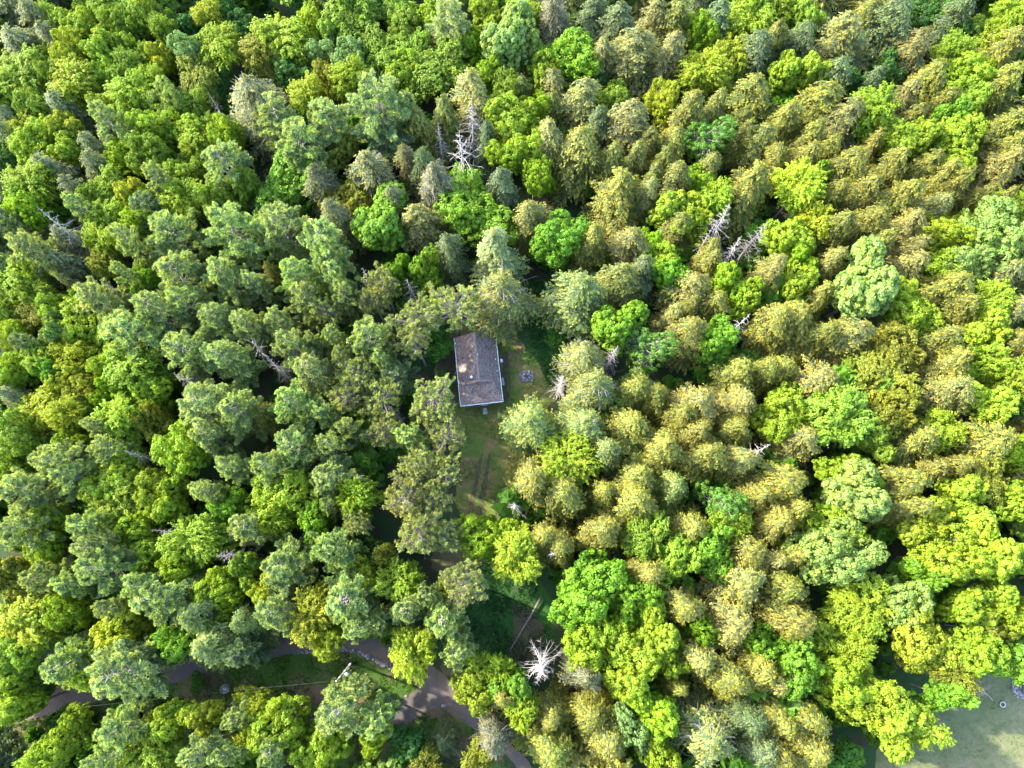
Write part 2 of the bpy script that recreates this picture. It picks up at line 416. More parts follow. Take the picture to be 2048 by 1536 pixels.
# ridge caps, barge boards, fascia, gutters, gablet wall
rc = MB().box(-.13, .13, 0, .29, 0, .03).mesh('ridge_cap', m_sh)
a = rc.attributes.new('tint', 'FLOAT', 'FACE'); a.data.foreach_set('value', [0.9]*len(rc.polygons))
y = gy+.02; 
while y < hl-.2:
    o = obj('ridge_cap', rc, roof); o.location = (0, y, HE+RISE+.012); o.rotation_euler.x = rnd.uniform(-.02, .02); y += 0.26
m_gut = plain('white_gutter', (0.42, 0.50, 0.56), 0.4, var=0.08)
for sx in (-1, 1):
    MB().box(sx*hw+(0.002 if sx > 0 else -.08), sx*hw+(.08 if sx > 0 else -.002), -hl-.02, hl+.02, HE-.16, HE+.012).build('gutter', m_gut, cabin)
    MB().tube([(sx*(hw+.05), -hl+.15, HE-.16), (sx*(wx+.09), -hl+.45, HE-.5), (sx*(wx+.09), -hl+.45, .1)], .04).build('downpipe', m_gut, cabin)
MB().box(-hw, hw, -hl-.10, -hl-.002, HE-.16, HE+.022).build('fascia', m_gut, cabin)
for sx in (-1, 1):
    bb = MB(); n_ = Vector((sx*hw, hl, HE)); m_ = Vector((0, hl, HE+RISE))
    bb.add([n_+Vector((0, .002, .02)), m_+Vector((0, .002, .02)), m_+Vector((0, .06, .02)), n_+Vector((0, .06, .02)), n_+Vector((0, .002, -.16)), m_+Vector((0, .002, -.16)), m_+Vector((0, .06, -.16)), n_+Vector((0, .06, -.16))],
           [(0,1,2,3),(7,6,5,4),(0,4,5,1),(1,5,6,2),(2,6,7,3),(3,7,4,0)]).build('barge_board', m_wall, cabin)
gb = MB().add([(-gw+.03, gy+.28, gz-.1), (gw-.03, gy+.28, gz-.1), (0, gy+.28, HE+RISE-.14), (-gw+.03, gy+.36, gz-.1), (gw-.03, gy+.36, gz-.1), (0, gy+.36, HE+RISE-.14)], [(0,1,2),(5,4,3),(0,2,5,3),(1,4,5,2),(0,3,4,1)])
# the gablet's overhanging little roof edge, standing proud of the hip below
ge = MB()
for sx in (-1, 1):
    a0 = Vector((sx*(gw+.05), gy, gz+.0)); b0 = Vector((0, gy, HE+RISE))
    ge.add([a0+Vector((0, .10, .03)), b0+Vector((0, .10, .045)), b0+Vector((0, -.32, .045)), a0+Vector((0, -.32, .03)), a0+Vector((0, .10, -.02)), b0+Vector((0, .10, -.05)), b0+Vector((0, -.32, -.05)), a0+Vector((0, -.32, -.02))],
           [(0,1,2,3),(7,6,5,4),(0,4,5,1),(1,5,6,2),(2,6,7,3),(3,7,4,0)])
gem = ge.mesh('gablet_roof_edge', m_sh); a = gem.attributes.new('tint', 'FLOAT', 'FACE'); a.data.foreach_set('value', [0.85]*len(gem.polygons))
obj('gablet_roof_edge', gem, roof)
# stove pipe, vents
def on_roof(x, y): return HE + RISE*(1-abs(x)/hw)
px_, py_ = W(942, 766, HE+RISE*.8)[0].to_2d() if False else (0, 0)
def loc_of(px, py, z):
    p = W(px, py, z)[0]; q = Matrix.Rotation(-rot, 3, 'Z') @ (p - Vector((cc.x, cc.y, 0))); return q.x, q.y
cx_, cy_ = loc_of(943, 757, HE+RISE*.75)
zz = on_roof(cx_, cy_)
ch = MB().tube([(cx_, cy_, zz-.1), (cx_, cy_, zz+.85)], .13, 14).build('stove_pipe', m_metal, roof, True)
MB().lathe([(.20, .85), (.21, .92), (.12, 1.02), (.03, 1.06)], (cx_, cy_, zz)).build('rain_cap', M_WHITE, ch, True)
MB().lathe([(.24, -.08), (.20, .04), (.14, .10)], (cx_, cy_, zz)).build('flashing', m_dark, ch, True)
for (ppx, ppy, rr, hh) in ((956, 714, .09, .35), (991, 717, .06, .3), (994, 741, .06, .3), (919, 765, .06, .3), (909,686,.07,.3)):
    vx, vy = loc_of(ppx, ppy, HE+.6); vx = max(-hw+.1, min(hw-.1, vx)); vz = on_roof(vx, vy)
    MB().tube([(vx, vy, vz-.05), (vx, vy, vz+hh)], rr, 10).build('vent_pipe', M_WHITE, roof, True)
# steps at the doors, kept at ground level
for nm, x0, x1, y0, y1 in (('south', .0, .62, -hl-.95, -hl-.1), ('east', hw+.02, hw+.55, -2.0, -.9)):
    s_ = empty('doorstep', (cabin.matrix_basis @ Vector(((x0+x1)/2, (y0+y1)/2, 0))), rot)
    tag(s_, 'grey concrete doorstep below the south eave of the cabin' if nm == 'south' else 'narrow grey step against the right-hand wall of the cabin', 'doorstep')
    a, b = (x1-x0)/2, (y1-y0)/2
    MB().box(-a, a, -b, b, 0.0, .16).build('lower_tread', m_conc, s_)
    MB().box(-a*.8, a*.8, -b*.2, b, .162, .33).build('upper_tread', m_conc, s_)

# ---------------------------------------------------------------- plant builders (numpy)
def unit(v): return v/np.maximum(np.linalg.norm(v, axis=-1, keepdims=True), 1e-9)
def rand_dir(R, n): return unit(R.normal(size=(n, 3)))
def quads(C, U, Nn, lu, lv, fold=0.0):
    """rhombic leaves: centre, long direction, normal, half sizes"""
    U = unit(U); Vv = unit(np.cross(Nn, U)); lu = np.asarray(lu).reshape(-1, 1); lv = np.asarray(lv).reshape(-1, 1)
    n = len(C); P = np.empty((n, 4, 3))
    P[:, 0] = C-U*lu; P[:, 1] = C+Vv*lv; P[:, 2] = C+U*lu; P[:, 3] = C-Vv*lv
    if fold: P[:, 1] += Nn*lv*fold; P[:, 3] += Nn*lv*fold
    return P
def quads_to_mesh(name, Ps, mat, T):
    P = np.concatenate(Ps); T = np.concatenate(T)
    return mesh_np(name, P.reshape(-1, 3), np.arange(len(P)*4).reshape(-1, 4), mat, T)

def limb(mb, p0, p1, r0, r1, R, bend=0.12, n=4, sides=5):
    p0 = np.array(p0, float); p1 = np.array(p1, float); L = np.linalg.norm(p1-p0)
    off = R.normal(size=3)*L*bend*0.5
    pts = []; rr = []
    for i in range(n+1):
        t = i/n; pts.append(p0*(1-t)+p1*t+off*math.sin(PI*t)); rr.append(r0*(1-t)+r1*t)
    mb.tube(pts, rr, sides, False); return pts

def make_broad(seed, R0=4.5, H=12.0, lobes=11, nclump=470, frond=0.0, leaf=0.13, open_=0.0, twigs=0):
    R = np.random.default_rng(seed)
    zc = H-R0*1.0; RZ = R0*1.05
    # lobes
    D = rand_dir(R, lobes*4); D = D[D[:, 2] > -0.55][:lobes]
    rad = R0*R.uniform(0.22, 0.48, len(D))
    LC = D*np.array([R0, R0, RZ])*R.uniform(0.42, 0.84, (len(D), 1)) + [0, 0, zc]
    LC = np.vstack([LC, [[0, 0, zc]]]); rad = np.append(rad, R0*0.55)
    C = []; N = []
    want = nclump
    area = rad**2; pr = area/area.sum()
    tries = 0
    while len(C) < want and tries < 60000:
        tries += 1
        i = R.choice(len(LC), p=pr); d = rand_dir(R, 1)[0]
        if d[2] < -0.75: continue
        p = LC[i]+d*rad[i]*R.uniform(0.82, 1.12)
        dist = np.linalg.norm(LC-p, axis=1)/rad
        dist[i] = 9
        if (dist < 0.80).any(): continue
        C.append(p); N.append(d)
    C = np.array(C); N = np.array(N)
    Ps = []; T = []
    ctint = R.uniform(0.82, 1.2, len(C))
    for c, nn, ct in zip(C, N, ctint):
        k = int(R.uniform(34, 54)); cr = R.uniform(0.26, 0.62)*R0/4.5
        if frond:
            out = unit(unit(np.array([c[0], c[1], (c[2]-zc)*0.35]))*.75+R.normal(size=3)*[.42, .42, .1]); out[2] += -0.10
            s = R.uniform(-1, 1, k); L = cr*1.9
            P = c+out*(s*L)[:, None] + R.normal(size=(k, 3))*cr*0.30*(1-0.6*np.abs(s))[:, None] + np.outer(-(s**2)*0.25, [0, 0, 1])
            nr = unit(np.array([0, 0, 1.0])+nn*0.4 + R.normal(size=(k, 3))*0.45)
            U = unit(out + R.normal(size=(k, 3))*0.5)
        else:
            d = rand_dir(R, k); d = unit(d+nn*0.75)
            P = c+d*cr*np.array([1, 1, 0.8])*R.uniform(0.65, 1.08, (k, 1))
            nr = unit(d+np.array([0, 0, 0.35])+R.normal(size=(k, 3))*0.42)
            U = unit(np.cross(nr, R.normal(size=(k, 3))))
        U = U - nr*(U*nr).sum(1)[:, None]
        lu = R.uniform(0.8, 1.3, k)*leaf
        Ps.append(quads(P, U, nr, lu, lu*R.uniform(0.55, 0.8, k), 0.25)); T.append(ct*R.uniform(0.87, 1.14, k))
    # sparse inner leaves
    k = int(1500*(1-open_)); d = rand_dir(R, k); i = R.integers(0, len(LC), k)
    P = LC[i]+d*rad[i][:, None]*R.uniform(0.4, 0.85, (k, 1)); nr = unit(d+R.normal(size=(k, 3))*.4); U = unit(np.cross(nr, R.normal(size=(k, 3))))
    Ps.append(quads(P, U, nr, np.full(k, leaf*1.8), np.full(k, leaf*1.3))); T.append(R.uniform(.8, 1.1, k))
    crown = quads_to_mesh('crown', Ps, M_BROAD, T)
    tb = MB(); r0 = 0.02*H
    limb(tb, (0, 0, -.3), (R.normal()*.2, R.normal()*.2, zc), r0, r0*.45, R, .04, 6, 8)
    trunk = tb.mesh('trunk', M_GBARK, True)
    bb = MB()
    for i in range(len(LC)-1):
        z0 = H*R.uniform(.28, .5)
        limb(bb, (0, 0, z0), LC[i]*0.96, r0*.42, r0*.16, R, .15, 4, 5)
        for q in range(3):
            j = R.integers(0, len(C)); 
            limb(bb, LC[i], LC[i]+unit(C[j]-LC[i])*rad[i]*.8, r0*.15, .015, R, .2, 3, 4)
    for q in range(twigs):
        j = R.integers(0, len(C)); a = C[j]+N[j]*R.uniform(.2, .8)
        limb(bb, LC[R.integers(0, len(LC))], a, .05, .012, R, .15, 4, 3)
    return dict(crown=crown, trunk=trunk, branches=bb.mesh('branches', M_TWIG if twigs else M_GBARK), R0=R0, H=H, hc=0.74)

def make_hemlock(seed, R0=3.1, H=13.5, z0=3.2, nb=112, power=0.60, twig_grey=0):
    R = np.random.default_rng(seed); Ps = []; T = []; bb = MB()
    lean = R.normal(size=2)*.25
    for b in range(nb):
        t = ((b+0.5)/nb)**0.82; z = H-0.35-(H-z0)*t; az = b*2.39996+R.normal()*.35
        L = R0*(t**power)*R.uniform(.55, 1.28)*(1+.22*math.sin(3*az+seed+z*.5))+.25
        dh = np.array([math.cos(az), math.sin(az), 0]); dp = np.array([-dh[1], dh[0], 0])
        slope = R.uniform(.05, .30)*(1-t)+.0; droop = R.uniform(.30, .52)
        tr = np.array([lean[0]*z/H, lean[1]*z/H, 0])
        def pt(s): return tr+dh*(L*s)[:, None]+np.outer(z+slope*L*s-droop*L*s*s, [0, 0, 1])
        ct = R.uniform(.8, 1.22)
        if t > .08: bb.tube([pt(np.array([s]))[0] for s in (0, .35, .7, .97)], [.045, .03, .02, .008], 3, False)
        nt_ = max(5, int(11*L/R0+4))
        for q in range(nt_):
            s = (q+R.uniform(.2, .8))/nt_*.92+.08; sd = 1 if q % 2 else -1
            base = pt(np.array([s]))[0]
            tl = (0.50*L*(1-s*.75)*(.45+.55*min(1, s*3))+.28)*R.uniform(.7, 1.2)
            td = unit(dh*R.uniform(.5, .95)+dp*sd*R.uniform(.5, .95)+np.array([0, 0, -.05]))
            k = int(8+tl*10); yth = R.uniform(.35, .8)
            u = R.uniform(.05, 1, k)
            P = base+td*(tl*u)[:, None]+np.outer(-.32*tl*u*u, [0, 0, 1])+R.normal(size=(k, 3))*[.07, .07, .05]
            side = np.where(R.random(k) < .5, -1, 1)
            bd = unit(td*.8+np.cross([0, 0, 1], td)*(side*R.uniform(.1, .9, k))[:, None]+np.outer(-.25-.3*u, [0, 0, 1]))
            nr = unit(np.array([0, 0, 1])+dh*.35+R.normal(size=(k, 3))*.38); nr = unit(nr-bd*(nr*bd).sum(1)[:, None])
            lu = R.uniform(.08, .18, k)
            Ps.append(quads(P, bd, nr, lu, lu*.42)); T.append(ct*R.uniform(.85, 1.15, k)+4*(u > yth))
    # leader
    k = 60; u = R.uniform(0, 1, k); d = rand_dir(R, k); d[:, 2] = np.abs(d[:, 2])+.4; d = unit(d)
    P = np.array([lean[0], lean[1], H-1.0])+np.outer(u*1.1, [0, 0, 1])+d*(1.15-u)[:, None]*.3
    nr = unit(np.cross(d, R.normal(size=(k, 3)))); Ps.append(quads(P, d, nr, np.full(k, .16), np.full(k, .05))); T.append(R.uniform(.8, 1.2, k)+4)
    crown = quads_to_mesh('crown', Ps, M_HEM, T)
    tb = MB().tube([(0, 0, -.3), (lean[0]*.5, lean[1]*.5, H*.5), (lean[0], lean[1], H-.3)], [.24, .14, .02], 8, False)
    for q in range(twig_grey):
        az = R.uniform(0, 6.28); z = R.uniform(H*.45, H*.9); L = R0*(1.2-(z/H))*1.5
        p0 = np.array([0, 0, z]); p1 = p0+np.array([math.cos(az)*L, math.sin(az)*L, .15*L]); pts = limb(bb, p0, p1, .03, .012, R, .12, 4, 3)
        for m in (2, 3):
            limb(bb, pts[m], pts[m]+R.normal(size=3)*[.7, .7, .3]*L*.35, .014, .008, R, .1, 2, 3)
    return dict(crown=crown, trunk=tb.mesh('trunk', M_BARK, True), branches=bb.mesh('branches', M_TWIG if twig_grey else M_BARK), R0=R0, H=H, hc=0.70)

def tufts(R, C, D, Ps, T, n=15, L=.30, wd=.045, spread=.75, ct=1.0, young=None):
    """a burst of needles at each C, pointing about D"""
    m = len(C); Cn = np.repeat(C, n, 0); Dn = np.repeat(D, n, 0)
    d = unit(Dn*.8+R.normal(size=(m*n, 3))*spread)
    l = R.uniform(.6, 1.15, m*n)*L
    P = Cn+d*l[:, None]*.5
    nr = unit(np.cross(d, R.normal(size=(m*n, 3)))+np.array([0, 0, .9])); nr = unit(nr-d*(nr*d).sum(1)[:, None])
    Ps.append(quads(P, d, nr, l*.5, np.full(m*n, wd)))
    T.append(np.repeat(R.uniform(.8, 1.2, m), n)*R.uniform(.87, 1.14, m*n)*ct+4*np.repeat(np.zeros(m) if young is None else young, n))

def make_pine(seed, R0=3.8, H=15.5, nb=46, z0=5.0, up=.22):
    R = np.random.default_rng(seed); Ps = []; T = []; bb = MB()
    cur = R.normal(size=2)*.5
    for b in range(nb):
        t = ((b+.5)/nb)**.85; z = H-.5-(H-z0)*t; az = b*2.39996+R.normal()*.4
        L = R0*min(1, (t*1.5+.12)**.75)*R.uniform(.62, 1.2)*(1-.25*max(0, t-.75)*4*R.random())
        dh = np.array([math.cos(az), math.sin(az), 0]); dp = np.array([-dh[1], dh[0], 0])
        a1 = R.uniform(.05, .35)*(1.3-t); tr = np.array([cur[0]*(z/H)**2, cur[1]*(z/H)**2, 0])
        def pt(s): return tr+dh*(L*s)+np.array([0, 0, z+a1*L*s-.30*L*s*(1-t*.2)*s+up*L*s**3*1.2])
        bb.tube([pt(s) for s in (0, .3, .6, .95)], [.07, .05, .035, .012], 4, False)
        ct = R.uniform(.85, 1.18)
        nsub = int(6+L*2.3); C = []; D = []; Yg = []
        for q in range(nsub):
            s = .30+.70*(q+R.random())/nsub; sd = 1 if q % 2 else -1
            base = pt(s); sl = (1.15*(1.1-s)+.25)*R.uniform(.6, 1.2)*R0/3.8
            sdv = unit(dh*.75+dp*sd*R.uniform(.35, 1.0)+np.array([0, 0, .22]))
            k = int(4+sl*5)
            for i in range(k):
                u = .25+.75*(i+R.random()*.5)/k
                C.append(base+sdv*sl*u+R.normal(size=3)*[.10, .10, .07]); D.append(unit(sdv*.8+np.array([0, 0, .55]))); Yg.append(float(R.random() < (u-.3)*1.3))
        for i in range(3): C.append(pt(.9+.05*i)); D.append(unit(dh*.7+np.array([0, 0, .6]))); Yg.append(1.)
        tufts(R, np.array(C), np.array(D), Ps, T, 16, .36, .042, .6, ct, np.array(Yg))
    C = np.array([[cur[0], cur[1], H-.9+.22*i] for i in range(5)])+R.normal(size=(5, 3))*.1
    tufts(R, C, np.tile([0, 0, 1.], (5, 1)), Ps, T, 20, .4, .04, .7, 1., np.ones(5))
    crown = quads_to_mesh('crown', Ps, M_PINE, T)
    tb = MB().tube([(0, 0, -.3), (cur[0]*.2, cur[1]*.2, H*.45), (cur[0], cur[1], H-.4)], [.30, .19, .03], 8, False)
    return dict(crown=crown, trunk=tb.mesh('trunk', M_GBARK, True), branches=bb.mesh('branches', M_GBARK), R0=R0*1.05, H=H, hc=.80)

def make_redpine(seed, R0=3.6, H=14.5, nclump=185):
    """domed pine: separate pompoms of needles at the ends of bare grey branches"""
    R = np.random.default_rng(seed); Ps = []; T = []; bb = MB(); zc = H-R0*.85
    k = nclump*3; d = rand_dir(R, k); d = d[d[:, 2] > -.5][:nclump]
    C = d*np.array([R0, R0, R0*.8])*R.uniform(.60, 1.05, (len(d), 1))*(1+.18*np.sin(4*np.arctan2(d[:, 1], d[:, 0])+seed))[:, None]+[0, 0, zc]
    for c, dd in zip(C, d):
        z0 = zc-R.uniform(0, 2.6)+dd[2]*R0*.3
        m = np.array([0, 0, z0])*.5+c*.5+np.array([0, 0, -.25])
        bb.tube([(0, 0, z0), m, c], [.055, .035, .012], 3, False)
        n = 7; cc_ = c+rand_dir(R, n)*R.uniform(.05, .42, (n, 1))*[1, 1, .6]
        ct = R.uniform(.8, 1.25)
        D = unit(rand_dir(R, n)*.6+np.array([0, 0, .6])+dd*.5)
        tufts(R, cc_, D, Ps, T, 16, .30, .045, .65, ct, (R.random(n) < .5).astype(float))
        for q in range(2):
            e = c+R.normal(size=3)*[.45, .45, .25]; bb.tube([m*.3+c*.7, e], [.018, .008], 3, False)
    crown = quads_to_mesh('crown', Ps, M_PINE, T)
    tb = MB().tube([(0, 0, -.3), (.1, .1, H*.5), (.1, 0, H-.9)], [.26, .18, .04], 8, False)
    return dict(crown=crown, trunk=tb.mesh('trunk', M_GBARK, True), branches=bb.mesh('branches', M_GBARK), R0=R0*1.05, H=H, hc=.80)

def make_dead(seed, R0=2.6, H=15.5, nb=70, mat=None, top=.35, fine=1.0):
    R = np.random.default_rng(seed); bb = MB(); cur = R.normal(size=2)*.5
    z0 = H*top
    for b in range(nb):
        t = ((b+.5)/nb)**.9; z = H-.3-(H-z0)*t; az = b*2.39996+R.normal()*.3
        L = R0*min(1, (t*1.35+.12))*(R.uniform(.75, 1.2) if R.random() < .6 else R.uniform(.2, .6))
        dh = np.array([math.cos(az), math.sin(az), 0]); tr = np.array([cur[0]*z/H, cur[1]*z/H, z])
        a = R.uniform(.15, .5)*(1-t*.7); kx = R.normal()*.25; dp = np.array([-dh[1], dh[0], 0])
        pts = [tr+dh*L*s+dp*kx*L*s*s+np.array([0, 0, a*L*s-.45*L*s*s]) for s in (0, .25, .5, .75, 1)]
        bb.tube(pts, [.048, .036, .028, .02, .010], 4, False)
        for q in range(int(7*fine)):
            j = R.integers(1, 5); p = pts[j] if j < 4 else pts[3]*.5+pts[4]*.5
            e = p+unit(dh*.7+R.normal(size=3)*[.65, .65, .35])*L*R.uniform(.15, .36)
            mid = (p+e)/2+R.normal(size=3)*.05
            bb.tube([p, mid, e], [.017, .012, .007], 3, False)
    tb = MB().tube([(0, 0, -.3), (cur[0]*.5, cur[1]*.5, H*.5), (cur[0], cur[1], H)], [.22, .14, .025], 8, False)
    return dict(crown=None, trunk=tb.mesh('trunk', mat or M_DEAD, True), branches=bb.mesh('branches', mat or M_DEAD), R0=R0, H=H, hc=.78)

PROTO = {
 'B': [make_broad(11, lobes=12), make_broad(12, lobes=9, nclump=380), make_broad(13, lobes=15, nclump=460, leaf=.14), make_broad(14, R0=4.2, lobes=8, nclump=380, leaf=.17)],
 'F': [make_broad(21, lobes=11, nclump=430, frond=1), make_broad(22, lobes=14, nclump=450, frond=1)],
 'T': [make_broad(31, lobes=10, nclump=230, open_=.6, twigs=60)],
 'H': [make_hemlock(41), make_hemlock(42, R0=3.0, H=14), make_hemlock(43, R0=3.4, H=13, power=.5), make_hemlock(44, R0=3.1, power=.68), make_hemlock(45, R0=3.3, power=.55)],
 'K': [make_hemlock(51, R0=3.3, twig_grey=36), make_hemlock(52, R0=3.2, H=13, twig_grey=24, power=.45)],
 'P': [make_pine(61), make_pine(62, R0=4.1, nb=48), make_pine(63, R0=3.5, nb=46), make_pine(64, R0=3.9, H=15, nb=48, z0=5.5), make_pine(65, R0=4.0, H=14.5, nb=50)],
 'R': [make_redpine(71), make_redpine(72, nclump=200), make_redpine(73, R0=3.9)],
 'D': [make_dead(81), make_dead(82, R0=2.4, nb=80), make_dead(83, R0=2.7, nb=45, fine=.8)],
 'E': [make_dead(84, mat=M_DEADB, nb=60), make_dead(85, mat=M_DEADB, nb=75, fine=1.3)],
}
print('tris', sum((len(m.polygons)*2) for L in PROTO.values() for p in L for m in (p['crown'], p['trunk'], p['branches']) if m))

